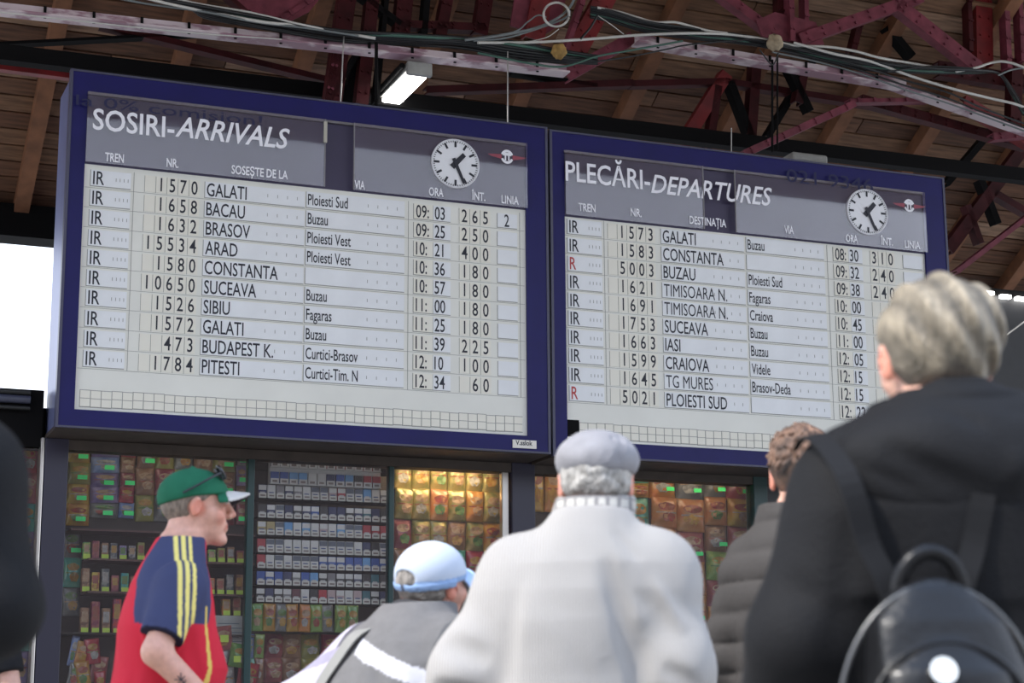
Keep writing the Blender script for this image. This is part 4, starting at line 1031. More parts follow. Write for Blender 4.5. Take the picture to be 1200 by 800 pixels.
    def hand(s, P, i):
        w = Vector(s.wr[i]); d = (w-Vector(s.el[i])).normalized(); sg = -1 if i == 0 else 1
        side = d.cross(Vector((0,1,0) if abs(d.y) < .8 else (0,0,1))).normalized(); nrm = side.cross(d)
        a = w+d*.03; b = w+d*.075
        r = smin(cap(P, a+side*.018, b+side*.020, .014, .013), cap(P, a-side*.018, b-side*.020, .014, .013), .02); r = smin(r, cap(P, w, b, .022, .015), .02)
        for q, L in zip((-.028,-.0095,.0095,.028), (.060,.075,.080,.068)):
            k0 = w+d*.078+side*q; k1 = k0+d*L*.5+side*q*.15+nrm*.008; k2 = k1+d*L*.42+nrm*.022
            r = smin(r, smin(cap(P, k0, k1, .0092, .0085), cap(P, k1, k2, .0085, .0072), .003), .004)
        t0 = w+d*.03+side*.022*sg; t1 = t0+side*.030*sg+d*.028+nrm*.012; t2 = t1+d*.034+side*.006*sg+nrm*.008
        return smin(r, smin(cap(P, t0, t1, .013, .010), cap(P, t1, t2, .010, .008), .004), .010)
    def legs(s, P, i0=0.0):
        k = s.k; d = None
        for sg in (-1, 1):
            e = smin(cap(P, (sg*.085,-.005,.86*k), (sg*.10,.01,.48*k), .082+i0, .052+i0), cap(P, (sg*.10,.01,.48*k), (sg*.105,-.02,.09), .052+i0, .036+i0*1.6), .03)
            d = e if d is None else smin(d, e, .02)
        return d
    def body(s, P):
        d = smin(loft(P, s.rows, 0), cap(P, s.nb, s.nt, s.neck_r+.004, s.neck_r), .035)
        d = smin(d, s.legs(P), .03)
        for i in (0, 1):
            c = np.linalg.norm(P-n3(*s.shp[i]), axis=1)-.056
            d = smin(smin(d, c, .04), s.arm(P, i), .03); d = smin(d, s.hand(P, i), .008)
        for sg in (-1, 1): d = smin(d, cap(P, (sg*.105,-.02,.045), (sg*.115,.13,.035), .036, .030), .03)
        return smin(d, s.head(P), .014)
    def bounds(s, m=.1):
        pts = [Vector(p) for p in list(s.shp)+list(s.el)+list(s.wr)+[s.hc]]
        for i in (0, 1): pts.append(Vector(s.wr[i])+(Vector(s.wr[i])-Vector(s.el[i])).normalized()*.12)
        return ([min(min(p[a] for p in pts)-m, -.22 if a < 2 else 0) for a in range(3)], [max(max(p[a] for p in pts)+m, .22) for a in range(3)])
    def make_body(s, base=(0.62,0.34,0.25), h=.0055):
        lo, hi = s.bounds(.13); lo[2] = 0.0; hi[2] = s.H+.03
        s.b = surf('body', s.body, lo, hi, h, lambda V: skin_col(V, s.HL, base), M_skin, s.root)
    def hairpart(s, fn, col, h=.005, name='hair', m=None, pad=.06):
        c = s.hc; return surf(name, fn, (c[0]-.15-pad, c[1]-.18-pad, c[2]-.22-pad), (c[0]+.15+pad, c[1]+.20+pad, c[2]+.16+pad), h, col, m or M_hair, s.root)
    def trousers(s, col=(.03,.035,.06)):
        k = s.k
        def fn(P):
            d = smin(s.legs(P, .022), loft(P, s.rows[:3], .012), .03); return smax(smax(d, .035-P[:,2], .004), P[:,2]-1.0*k, .01)
        surf('trousers', fn, (-.30,-.25,0), (.30,.30,1.05*k), .011, const(col), M_cloth, s.root)
        for sg in (-1, 1):
            sh = lambda P, sg=sg: smax(smin(cap(P, (sg*.105,-.03,.05), (sg*.118,.15,.040), .044, .038), cap(P, (sg*.105,-.03,.05), (sg*.105,-.02,.10), .044, .040), .02), .002-P[:,2], .004)
            surf('shoe', sh, (sg*.11-.09,-.12,-.01), (sg*.11+.09,.23,.17), .008, const((.03,.03,.03)), M_cloth, s.root)
    def coat(s, P, i0, arm_i, k=.05, rows=None):
        d = loft(P, rows or s.rows, i0)
        for i in (0, 1):
            c = np.linalg.norm(P-n3(*s.shp[i]), axis=1)-(.054+arm_i); d = smin(smin(d, c, k), s.arm(P, i, arm_i), k)
        return d
    def neck_cut(s, P, d, r=.062, z=None):
        d = smax(d, -cap(P, (s.nb[0], s.nb[1]-.0, s.nb[2]+.03), s.nt, r, r), .010)
        return d
def cloth_bounds(s, z0, m=.16): 
    lo, hi = s.bounds(m); lo[2] = z0; hi[2] = s.H-.02; return lo, hi
def hairline(Q, top=.03, back=-.085):
    """negative where hair grows: above a line that drops from the forehead over the ears to the nape"""
    zl = np.interp(Q[:,1], [-.11,-.06,-.02,.01,.05,.075,.12], [back,back,-.012,.012,.045,.062,.07]); return zl-Q[:,2]
FW = lambda px, Y: at(px, 880, Y).x

# --- 1: man in the green cap, in profile to the right
Y1 = 5.8
p1 = Fig('man in a red and navy football shirt and green cap with white brim, facing right', (FW(183, Y1)-.02, Y1, 0), R(-74), H=1.775, build=1.0, sh=.165, lean=.075, head_off=(0,.045), pitch=R(2),
         el=[(-.22,.02,1.20),(.232,-.012,1.212)], wr=[(-.22,.22,1.00),(.215,.190,1.02)], belly=.05, neck_r=.062)
p1.make_body((0.66,0.36,0.27))
def shirt1(P):
    d = p1.coat(P, .018, .016, .035)
    e1 = Vector(p1.el[1]); s1 = Vector(p1.shp[1])
    for i in (0, 1):
        a, b = n3(*p1.shp[i]), n3(*p1.el[i]); ax = (b-a)/np.linalg.norm(b-a); L = np.linalg.norm(b-a)
        t = (P-a)@ax; rad = np.linalg.norm(P-a-t[:,None]*ax, axis=1)
        sl_ = smax(cap(P, p1.shp[i], tuple(np.array(p1.el[i])+ax*.02), .072, .064), t-L*.80, .004); d0 = d
        d = np.where(True, d, d)
    # trunk without forearms
    tr = loft(P, p1.rows, .018)
    for i in (0, 1):
        a, b = n3(*p1.shp[i]), n3(*p1.el[i]); L = np.linalg.norm(b-a); ax = (b-a)/L; t = (P-a)@ax
        c = np.linalg.norm(P-a, axis=1)-.070
        sl_ = smax(cap(P, p1.shp[i], p1.el[i], .070, .066), t-L*.80, .004); tr = smin(smin(tr, c, .03), sl_, .025)
    tr = folds(P, tr, [((.20,-.05,1.28),(.10,-.10,1.02),.02,.008),((.12,-.12,1.33),(.10,-.13,1.0),.018,.007),((.02,-.13,1.36),(.03,-.14,1.0),.018,.006),((-.06,-.12,1.36),(-.05,-.14,1.0),.02,.006),
                       ((.20,.08,1.30),(.14,.14,1.05),.02,.006),((.25,-.04,1.30),(.30,.0,1.27),.014,.006),((.26,-.06,1.24),(.31,.0,1.22),.012,.005)])
    tr = tr+.0025*noise(P, 26, 1.0)
    tr = p1.neck_cut(P, tr, .066)
    return smax(tr, .86-P[:,2], .01)
def col1(V):
    C = np.tile(n3(.58,.026,.048), (len(V), 1)); k = p1.k
    a, b = n3(*p1.shp[1]), n3(*p1.el[1])
    for i in (0, 1):
        sg = (-1, 1)[i]; a, b = n3(*p1.shp[i]), n3(*p1.el[i]); L = np.linalg.norm(b-a); ax = (b-a)/L; t = (V-a)@ax
        x = (V[:,0]-p1.cxf(1.3))*sg
        # raglan: everything outside a slanting line from the neck to the armpit is navy
        w = x > np.interp(V[:,2], [.86,1.24,1.30,1.38,1.44,1.50], [.9,.9,.140,.110,.070,.04]); w |= (x > .2) & (V[:,2] > 1.0)
        C[w] = (.050,.058,.125)
        # side panel
        w2 = (V[:,2] < 1.26) & (x > .155) & (V[:,2] < 1.08); C[w2] = (.050,.058,.125)
        # three yellow stripes running from the collar over the shoulder down the sleeve
        rel = V-a; yy = V[:,1]-(p1.shp[i][1])-.012
        onsl = w & ((t > -.05) | (x > .07))
        for c in (-.021, 0, .021):
            st = onsl & (np.abs(yy-c) < .0062); C[st] = (.78,.66,.20)
        hem = onsl & (t > L*.77) & (x > .2); C[hem] = (.02,.02,.04)
    pip = (np.abs(V[:,0]-.150) < .004) & (V[:,1] > .02) & (V[:,2] < 1.35); C[pip] = (.70,.50,.12)
    return C
lo, hi = cloth_bounds(p1, .84); surf('shirt', shirt1, lo, hi, .0045, col1, M_knit, p1.root)
surf('collar', lambda P: smax(np.abs(cap(P, (p1.nb[0], p1.nb[1], p1.nb[2]+.03), p1.nt, .068))-.004, np.abs(P[:,2]-(p1.nb[2]+.042)-.25*(P[:,1]-p1.nb[1])*-1)-.011, .003), (-.12,-.12,1.38), (.12,.2,1.60), .004, const((.6,.03,.04)), M_knit, p1.root)
p1.trousers((.04,.05,.09))
def hair1(P):
    Q = p1.HL(P); d = ell(Q, (0,-.013,.028), (.081,.101,.092))-.001*noise(P, 300); d = smax(d, hairline(Q, back=-.070), .006)
    return smax(d, -cap(Q, (-.12,-.01,-.005), (.12,-.01,-.005), .026), .004)
p1.hairpart(hair1, const((.26,.20,.155)), .0045)
def capshape(Q, r=(.087,.108,.082), c=(0,-.010,.040), brim=True, zc=.035, tilt=0.0, bl=.085):
    d = ell(Q, c, r); d = smax(d, zc-Q[:,2]+tilt*Q[:,1], .004)
    return d
def cap1(P):
    Q = p1.HL(P); d = smax(ell(Q, (0,-.012,.036), (.089,.110,.088)), (.030+.10*Q[:,1])-Q[:,2]-.10*np.clip(-Q[:,1]-.02,0,1), .005)
    d = folds(Q, d, [((0,-.12,.04),(0,.09,.12),.004,.0012),((-.05,-.1,.04),(-.04,.07,.12),.004,.0012),((.05,-.1,.04),(.04,.07,.12),.004,.0012),((.088,-.03,.03),(.03,-.01,.125),.004,.0012)])
    return smin(d, ell(Q, (0,-.012,.126), (.009,.009,.005)), .003)
def brimf(F, x0=.084, L=.108, z=.052, t=.0055, drop=.46, y0=.055):
    def fn(P):
        Q = F.HL(P); yy = Q[:,1]-y0
        zz = z-drop*(Q[:,0]**2)/.08*1.0-.10*yy
        ed = np.sqrt((Q[:,0]/x0)**2+(np.clip(yy,0,9)/L)**2)
        d = smax(np.abs(Q[:,2]-zz)-t, (ed-1)*min(x0, L), .003); return smax(smax(d, -yy, .003), -ell(Q, (0,-.012,.030), (.078,.100,.09)), .003)
    return fn
p1.hairpart(cap1, lambda V: np.where((np.abs(p1.HL(V)[:,0]) < .0)[:,None], n3(.1,.2,.1), n3(.018,.130,.070)), .0045, 'cap', M_cloth)
def brimcol(V):
    Q = p1.HL(V); C = np.tile(n3(.60,.57,.53), (len(V), 1)); zz = .052-.46*(Q[:,0]**2)/.08-.10*(Q[:,1]-.055)
    C[Q[:,2] < zz-.0005] = (.045,.04,.045); C[(Q[:,1] < .085)] = (.018,.130,.070)
    return C
p1.hairpart(brimf(p1), brimcol, .003, 'cap_brim', M_cloth)
# sunglasses pushed up on the cap
sg = thing('sunglasses', 'dark sunglasses resting on top of the green cap', 'sunglasses', tuple(p1.root.matrix_basis @ Vector((0,0,0))), 0)
gm = mat('dark_lens', (.015,.012,.012), .08, coat=1.0); gf = mat('glasses_frame', (.025,.025,.03), .25)
Wm = Matrix.Translation(p1.root.location) @ Matrix.Rotation(R(-76), 4, 'Z') @ p1.hm
base = Wm @ Vector((0,.070,.105)); sg.location = base
loc_ = lambda x, y, z: (Wm @ Vector((x, y, z))) - base
for s_ in (-1, 1):
    mb = MB(); N = 12
    pts = [(s_*(.036+.031*cos(2*pi*k/N)), .058+.004*sin(2*pi*k/N)-.02*abs(cos(2*pi*k/N)+s_)*0, .099+.019*sin(2*pi*k/N)) for k in range(N)]
    P_ = [loc_(x, y+.012-.9*(z-.099), z+.006) for x, y, z in pts]; P2 = [loc_(x, y+.016-.9*(z-.099), z+.010) for x, y, z in pts]
    mb.add(P_+P2, [tuple(range(N)), tuple(range(2*N-1, N-1, -1))]+[(k, N+k, N+(k+1)%N, (k+1)%N) for k in range(N)]); obj('lens', mb, gm, sg)
    obj('rim', MB().tube(P_+[P_[0]], .003, 6), gf, sg)
    obj('temple', MB().tube(spline([loc_(s_*.068,.067,.100), loc_(s_*.089,.035,.082), loc_(s_*.095,.0,.062), loc_(s_*.093,-.05,.036)], 5), .0035, 6), gf, sg)
obj('bridge', MB().tube([loc_(-.010,.070,.108), loc_(0,.073,.112), loc_(.010,.070,.108)], .003, 6), gf, sg)
# small tattoo of a character on the forearm

# tattoo: a few dark strokes on the outer side of the forearm
_a, _b = Vector(p1.el[1]), Vector(p1.wr[1]); _ax = (_b-_a).normalized(); _c = _a+_ax*.105; _o = Vector((.95,-.30,-.05)); _o = (_o-_ax*_o.dot(_ax)).normalized(); _s = _ax.cross(_o)
def _tp(x, y):
    ang = x/.034; return _c+_ax*y+(_o*cos(ang)+_s*sin(ang))*.0365
tm = MB()
for p_, q_ in (((-.014,.0),(.014,.002)),((0,-.016),(0,.020)),((0,.0),(-.012,-.016)),((0,.0),(.013,-.014)),((-.009,.010),(.009,.011))):
    tm.tube([_tp(p_[0]+(q_[0]-p_[0])*t/4, p_[1]+(q_[1]-p_[1])*t/4) for t in range(5)], .0016, 5)
tag(obj('tattoo', tm, mat('tattoo_ink', (.05,.04,.05), .6), p1.root), 'small dark strokes tattooed on the forearm')

# --- 2: man in the pale blue cap, turned to the right
Y2 = 5.2
p2 = Fig('grey haired man in a pale blue cap and grey jacket with white bands, turned right', (FW(418, Y2), Y2, 0), R(-42), H=1.49, build=1.02, sh=.165, lean=.165, leanx=.05, head_off=(.025,.05), pitch=R(10), roll=R(8),
         el=[(-.29,.04,1.05),(.27,.09,1.0)], wr=[(-.16,.26,.98),(.2,.3,.95)], belly=.03)
p2.make_body((0.60,0.32,0.24))
def coat2(P):
    d = p2.coat(P, .040, .034, .05)
    d = folds(P, d, [((-.30,-.02,1.12),(-.22,.04,1.08),.016,.012),((-.32,.0,1.04),(-.24,.06,1.04),.014,.012),((-.29,-.04,1.18),(-.2,-.06,1.13),.016,.010),((-.25,.05,1.10),(-.20,.12,1.06),.014,.010),
                     ((.1,-.06,1.2),(.16,-.04,1.0),.02,.008),((-.02,-.08,1.2),(-.1,-.09,1.0),.025,.006)])
    d = d+.004*noise(P, 22, 2.0); d = p2.neck_cut(P, d, .066); return smax(d, .80-P[:,2], .01)
def col2(V):
    C = np.tile(n3(.155,.150,.150), (len(V), 1)); x, y, z = V.T
    x = x-np.interp(z, [.8,1.3], [0,.05])
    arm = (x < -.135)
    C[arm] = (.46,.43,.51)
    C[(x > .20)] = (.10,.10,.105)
    zz = z-.12*x
    bk = (np.abs(z+.42*x-1.195) < .022) & (x > -.02) & (y < .16); C[bk] = (.56,.55,.58)
    sl_ = (x > -.165) & (x < -.135) ; C[sl_] = (.09,.085,.10)
    b2 = arm & (np.abs(z-1.18-.2*(x+.2)) < .018); C[b2] = (.30,.28,.36)
    b3 = arm & (np.abs(z-1.05-.2*(x+.2)) < .012); C[b3] = (.14,.13,.18)
    return C
lo, hi = cloth_bounds(p2, .78); surf('jacket', coat2, lo, hi, .006, col2, M_cloth, p2.root)
surf('collar', lambda P: smax(np.abs(cap(P, p2.nb, p2.nt, .074))-.006, np.abs(P[:,2]-(p2.nb[2]+.040)+.4*(P[:,1]-p2.nb[1]))-.014, .004), (-.15,-.1,1.10), (.25,.35,1.42), .005, const((.05,.05,.055)), M_cloth, p2.root)
p2.trousers((.05,.05,.055))
def hair2(P):
    Q = p2.HL(P); d = ell(Q, (0,-.014,.024), (.083,.106,.092))-.004*noise(P, 150)-.002*noise(P, 320, 2); d = smax(d, hairline(Q, back=-.105), .008)
    return smax(d, -cap(Q, (-.12,-.005,-.005), (.12,-.005,-.005), .025), .004)
p2.hairpart(hair2, lambda V: n3(.30,.27,.24)*(1+.35*noise(V, 60))[:,None], .0045)
def cap2(P):
    Q = p2.HL(P); d = smax(ell(Q, (0,-.012,.034), (.090,.111,.090)), (.012+.05*Q[:,1])-Q[:,2], .005)
    d = smax(d, -ell(Q, (0,-.125,.030), (.040,.035,.026)), .005)                    # opening above the strap
    d = smin(d, smax(smax(np.abs(ell(Q, (0,-.012,.030), (.091,.112,.094)))-.003, np.abs(Q[:,2]-.012-.05*Q[:,1])-.010, .002), Q[:,1]+.0, .004), .003)
    return folds(Q, d, [((0,-.12,.06),(0,.09,.13),.004,.0012),((.06,-.1,.04),(.04,.07,.12),.004,.0012),((.088,-.03,.03),(.03,-.01,.125),.004,.0012)])
def capcol2(V):
    Q = p2.HL(V); C = np.tile(n3(.50,.56,.66), (len(V), 1)); C[Q[:,2] < .030+.05*Q[:,1]+.0] = (.26,.38,.60); C[(np.abs(Q[:,0]+.0) < .006) & (Q[:,2] < .024) & (Q[:,1] < -.05)] = (.08,.10,.15); return C
p2.hairpart(cap2, capcol2, .0045, 'cap', M_knit)
p2.hairpart(brimf(p2, z=.036, L=.08), const((.45,.60,.84)), .0045, 'cap_brim', M_knit)
# shoulder bag strap across his back
def onback(x, z, off=.012, F=p2, i0=.040):
    r = F.rows; zz = [q[0] for q in r]; cx_ = np.interp(z, zz, [q[1] for q in r]); cy_ = np.interp(z, zz, [q[2] for q in r]); rx = np.interp(z, zz, [q[3] for q in r])+i0; ry = np.interp(z, zz, [q[4] for q in r])+i0
    t = max(0, 1-abs((x-cx_)/rx)**2.3)**(1/2.3); return Vector((x, cy_-ry*t-off, z))
sb = thing('shoulder_bag', 'grey shoulder bag whose strap crosses the back of the man in the pale blue cap', 'bag', p2.root.location, R(-42))
def ribbon(pts, w, t=.004, nrm=None):
    mb = MB(); P_ = spline(pts, 6); vs = []
    for i, p in enumerate(P_):
        tg = (P_[min(i+1, len(P_)-1)]-P_[max(i-1, 0)]).normalized(); n = (nrm(p) if nrm else Vector((0,-1,0))); sd = tg.cross(n).normalized()
        vs += [p+sd*w/2, p-sd*w/2, p-sd*w/2+n*t, p+sd*w/2+n*t]
    fs = []
    for i in range(len(P_)-1):
        for k in range(4): fs.append((4*i+k, 4*i+(k+1)%4, 4*i+4+(k+1)%4, 4*i+4+k))
    mb.add(vs, fs, 0, False); return mb
obj('strap', ribbon([Vector((.03,.10,1.262)), onback(.01,1.24,.014), onback(-.03,1.17,.012), onback(-.08,1.09,.012), onback(-.125,1.0,.012), onback(-.16,.92,.012)], .040, .005, lambda p: Vector((-.2,-.97,.1)).normalized()), mat('strap_grey', (.23,.225,.21), .7), sb)
obj('pouch', MB().box(-.30,-.20,-.16,.06,.68,.92, bev=.025), mat('bag_dark', (.05,.05,.05), .7), sb)

# --- 3: man in the white jacket with the flat cap
Y3 = 4.3
p3 = Fig('old man in a white corduroy jacket and grey flat cap, seen from behind', (FW(664, Y3), Y3, 0), R(-6), H=1.64, build=1.0, sh=.150, lean=.03, leanx=.055, head_off=(.014,.045), pitch=R(3), yaw=R(4),
         el=[(-.212,-.02,1.09),(.242,-.02,1.10)], wr=[(-.17,.17,1.0),(.18,.19,.98)], belly=.03, neck_r=.060)
p3.make_body((0.66,0.40,0.32))
def coat3(P):
    rows = [(z, cx, cy, rx*(1.0 if z > 1.2 else 1.06), ry*1.1) for z, cx, cy, rx, ry in p3.rows]
    d = p3.coat(P, .036, .040, .055, rows)
    for i, sgn in ((0, -1), (1, 1)): d = smin(d, ell(P, (p3.el[i][0], p3.el[i][1], p3.el[i][2]-.01), (.070,.072,.10)), .07)
    d = folds(P, d, [((.105,-.15,1.34),(.165,-.13,1.08),.020,.050),((.155,-.14,1.36),(.150,-.15,1.18),.014,.032),((.165,-.13,1.16),(.175,-.13,.98),.019,.042),((.13,-.16,1.30),(.20,-.12,1.22),.016,.014),((.20,-.13,1.30),(.27,-.09,1.17),.020,-.010),((.10,-.17,1.12),(.17,-.16,.98),.022,.026),((.30,-.11,1.05),(.22,-.12,1.10),.018,.014),
                     ((-.105,-.15,1.32),(-.135,-.14,1.02),.019,.040),((-.28,-.09,1.17),(-.16,-.13,1.12),.022,.034),((-.29,-.09,1.06),(-.17,-.13,1.03),.020,.034),((-.25,-.10,1.25),(-.17,-.13,1.21),.020,.028),
                     ((.10,-.17,1.22),(.20,-.15,1.02),.020,.010),((.02,-.18,1.14),(.14,-.17,.98),.022,.009),((-.10,-.17,1.22),(-.16,-.16,1.0),.022,.007),((.12,-.10,1.40),(.18,-.12,1.33),.014,.010)])
    d = d+.006*noise(P, 15, 4.0)+.002*noise(P, 38, 2.0); d = p3.neck_cut(P, d, .068); return smax(d, .84-P[:,2], .012)
M_cord = mat('white_corduroy', (0.55,0.53,0.51), .9, spec=.15)
_n = M_cord.node_tree.nodes; _l = M_cord.node_tree.links
_tc_ = _n.new('ShaderNodeTexCoord'); _w = _n.new('ShaderNodeTexWave'); _w.bands_direction = 'X'; _w.inputs['Scale'].default_value = 46; _w.inputs['Distortion'].default_value = .6; _w.inputs['Detail'].default_value = 0; _w.inputs['Detail Scale'].default_value = .3
_l.new(_tc_.outputs['Object'], _w.inputs['Vector'])
_mx = _n.new('ShaderNodeMix'); _mx.data_type = 'RGBA'; _mx.inputs[6].default_value = (.27,.257,.245,1); _mx.inputs[7].default_value = (.46,.44,.42,1); _l.new(_w.outputs['Fac'], _mx.inputs[0]); _l.new(_mx.outputs[2], _n['Principled BSDF'].inputs['Base Color'])
_bp = _n.new('ShaderNodeBump'); _bp.inputs['Strength'].default_value = .5; _bp.inputs['Distance'].default_value = .004; _l.new(_w.outputs['Fac'], _bp.inputs['Height']); _l.new(_bp.outputs[0], _n['Principled BSDF'].inputs['Normal'])
lo, hi = cloth_bounds(p3, .82); surf('jacket', coat3, lo, hi, .006, const((.7,.7,.68)), M_cord, p3.root)
surf('shirt_collar', lambda P: smax(np.abs(cap(P, (p3.nb[0], p3.nb[1]-.008, p3.nb[2]), p3.nt, .094, .086))-.006-.002*noise(P, 60), np.abs(P[:,2]-(p3.nb[2]+.078)-.1*(P[:,1]-p3.nb[1]))-.026, .006), (-.10,-.16,1.28), (.22,.2,1.54), .005,
     lambda V: np.where(((np.sin(V[:,0]*260) > .55)|(np.sin(V[:,2]*260) > .55))[:,None], n3(.20,.19,.19), n3(.46,.44,.40)), M_knit, p3.root)
p3.trousers((.10,.09,.08))
def hair3(P):
    Q = p3.HL(P); d = ell(Q, (0,-.014,.018), (.084,.107,.092))-.0035*noise(P, 140)-.002*noise(P, 300, 2); d = smax(d, hairline(Q, back=-.082), .008)
    return smax(d, -cap(Q, (-.12,.0,-.008), (.12,.0,-.008), .026), .004)
p3.hairpart(hair3, lambda V: n3(.42,.40,.37)*(1+.25*noise(V, 90))[:,None], .0045)
def cap3(P):
    Q = p3.HL(P)
    d = ell(Q, (.004,-.004,.052), (.098,.122,.072)); d = smax(d, (.016-.04*Q[:,1])-Q[:,2], .008)
    d = folds(Q, d, [((.045,-.11,.040),(.060,-.04,.115),.012,.012),((.02,-.12,.045),(.045,-.07,.110),.008,.009),((.065,-.09,.05),(.075,-.04,.09),.008,.009),((-.01,-.12,.04),(.01,-.09,.09),.010,.005)])
    return d+.002*noise(P, 60, 3)
p3.hairpart(cap3, lambda V: n3(.27,.265,.28)*(1+.10*noise(V, 50))[:,None], .0045, 'flat_cap', M_cloth)
p3.hairpart(brimf(p3, x0=.075, L=.055, z=.030, y0=.075), const((.30,.29,.31)), .005, 'cap_brim', M_cloth)

# --- 4: curly haired man in the quilted jacket
Y4 = 4.9
p4 = Fig('man with short curly brown hair in a dark grey quilted jacket, mostly hidden', (FW(938, Y4), Y4, 0), R(-48), H=1.73, build=.80, sh=.115, lean=.0, leanx=.015, head_off=(0,.035), pitch=R(4), yaw=R(36), neck_r=.058)
p4.make_body((0.66,0.38,0.29))
def coat4(P):
    d = p4.coat(P, .034, .028, .05); d = d-.009*np.abs(np.sin(P[:,2]*pi/.075+.4))**.6+.002*noise(P, 40); d = p4.neck_cut(P, d, .068); return smax(d, .85-P[:,2], .01)
lo, hi = cloth_bounds(p4, .83); surf('jacket', coat4, lo, hi, .0065, const((.050,.045,.042)), mat('puffer_cloth', (.1,.1,.1), .7, spec=.25, attr=True, bump=.15, bscale=60), p4.root)
surf('collar', lambda P: smax(np.abs(cap(P, p4.nb, p4.nt, .076))-.010, np.abs(P[:,2]-(p4.nb[2]+.045))-.030, .008), (-.15,-.14,1.38), (.15,.2,1.60), .006, const((.045,.04,.038)), M_cloth, p4.root)
p4.trousers()
def hair4(P):
    Q = p4.HL(P); cur = np.sin(P[:,0]*130+2*np.sin(P[:,2]*90))*np.sin(P[:,1]*120+2*np.sin(P[:,0]*80))*np.sin(P[:,2]*125+1.5*np.sin(P[:,1]*100))
    d = ell(Q, (0,-.012,.040), (.088,.108,.096)); d = d-.010*cur*np.clip((Q[:,2]+.03)/.06, .1, 1); d = smax(d, hairline(Q, back=-.075), .008)
    sd = smax(ell(Q, (0,-.014,.020), (.080,.102,.09)), hairline(Q, back=-.09), .006); d = smin(smax(d, .0-Q[:,2], .02), sd, .01)
    return smax(d, -cap(Q, (-.12,.0,-.006), (.12,.0,-.006), .027), .004)
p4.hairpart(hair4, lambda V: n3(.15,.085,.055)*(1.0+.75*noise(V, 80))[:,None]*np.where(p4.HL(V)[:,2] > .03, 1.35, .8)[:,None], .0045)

# --- 5: fair haired person in the black hooded jacket, nearest
Y5 = 2.85
p5 = Fig('person with swept fair hair in a black hooded jacket, nearest, seen from behind', (FW(1141, Y5), Y5, 0), R(4), H=1.620, build=1.06, sh=.150, lean=.0, head_off=(-.018,.03), pitch=R(6), yaw=R(3), neck_r=.058,
         el=[(-.245,-.02,1.08),(.245,-.02,1.08)], wr=[(-.25,.15,.92),(.25,.15,.92)])
p5.make_body((0.70,0.40,0.30))
def coat5(P):
    d = p5.coat(P, .036, .046, .06)
    d = smin(d, loft(P, [(1.15,0,-.02,.22,.10),(1.26,0,-.02,.195,.11),(1.34,-.005,-.015,.15,.11),(1.42,-.015,-.005,.09,.09)], .02), .05)
    d = folds(P, d, [((-.20,-.14,1.25),(-.24,-.13,1.0),.02,.012),((.20,-.14,1.25),(.24,-.13,1.0),.02,.012),((-.33,-.07,1.18),(-.24,-.12,1.12),.02,.010)])
    d = d+.003*noise(P, 17, 1); d = p5.neck_cut(P, d, .066); return smax(d, .82-P[:,2], .01)
lo, hi = cloth_bounds(p5, .80, .2)
M_bc = mat('black_cloth', (.0048,.0048,.006), .75, noise=.2, nscale=5, bump=.3, bscale=200, spec=.25)
surf('jacket', coat5, lo, hi, .0075, const((.014,.014,.016)), M_bc, p5.root)
def hood5(P):
    a = ell(P, (-.01,-.105,1.315), (.205,.085,.105)); b = smin(cap(P, (-.15,-.05,1.335), (-.03,-.06,1.425), .050, .038), cap(P, (.15,-.05,1.335), (.01,-.06,1.425), .050, .038), .02)
    d = smin(a, b, .06); d = folds(P, d, [((-.16,-.16,1.34),(.0,-.20,1.255),.020,.016),((.0,-.20,1.255),(.17,-.16,1.33),.020,.016),((-.10,-.15,1.43),(-.01,-.18,1.37),.014,.012),((.02,-.17,1.40),(.14,-.13,1.41),.014,.010),((-.2,-.12,1.33),(-.08,-.19,1.26),.016,.010),((.03,-.19,1.34),(.03,-.19,1.25),.018,-.006)])
    d = d+.003*noise(P, 30, 2); return smax(d, -cap(P, (p5.nb[0]-.012, p5.nb[1]+.01, p5.nb[2]-.1), (p5.nt[0], p5.nt[1], p5.nt[2]+.05), .072), .02)
surf('hood', hood5, (-.32,-.28,1.16), (.32,.12,1.56), .006, const((.014,.014,.016)), M_bc, p5.root)
p5.trousers((.02,.02,.02))
def hair5(P):
    Q = p5.HL(P)
    top = ell(Q, (.006,-.010,.036), (.094,.112,.096)); sw = np.sin(Q[:,0]*110+Q[:,2]*55+1.5*np.sin(Q[:,2]*22))
    top = top-.004*sw-.0025*np.sin(Q[:,0]*210+Q[:,2]*60); ft = -.030+.012*np.sin(Q[:,0]*60+1)-.25*np.abs(Q[:,0]-.03)*0-.35*np.clip(Q[:,0],0,1)
    top = smax(top, ft-Q[:,2]+.0, .012)
    under = smax(ell(Q, (0,-.014,.015), (.079,.101,.092)), hairline(Q, back=-.082), .006)
    top = smax(top, hairline(Q, back=-.2)-.0, .01)
    d = smin(top, under, .008); return smax(d, -cap(Q, (-.12,.0,-.010), (.0-.06,.0,-.010), .024), .004)
def haircol5(V):
    Q = p5.HL(V); s_ = .5+.5*np.sin(Q[:,0]*110+Q[:,2]*55+1.5*np.sin(Q[:,2]*22)+.5*noise(V, 120)); C = n3(.34,.285,.205)*(.45+.65*s_)[:,None]
    lw = np.clip((-.012-Q[:,2]+.012*np.sin(Q[:,0]*60+1)-.45*np.clip(Q[:,0],0,1))/.014, 0, 1)[:,None]; C = C*(1-lw)+n3(.13,.105,.08)*lw
    rt = np.clip((Q[:,2]-.105)/.03, 0, 1)[:,None]; return C*(1-rt*.25)
p5.hairpart(hair5, haircol5, .0045)
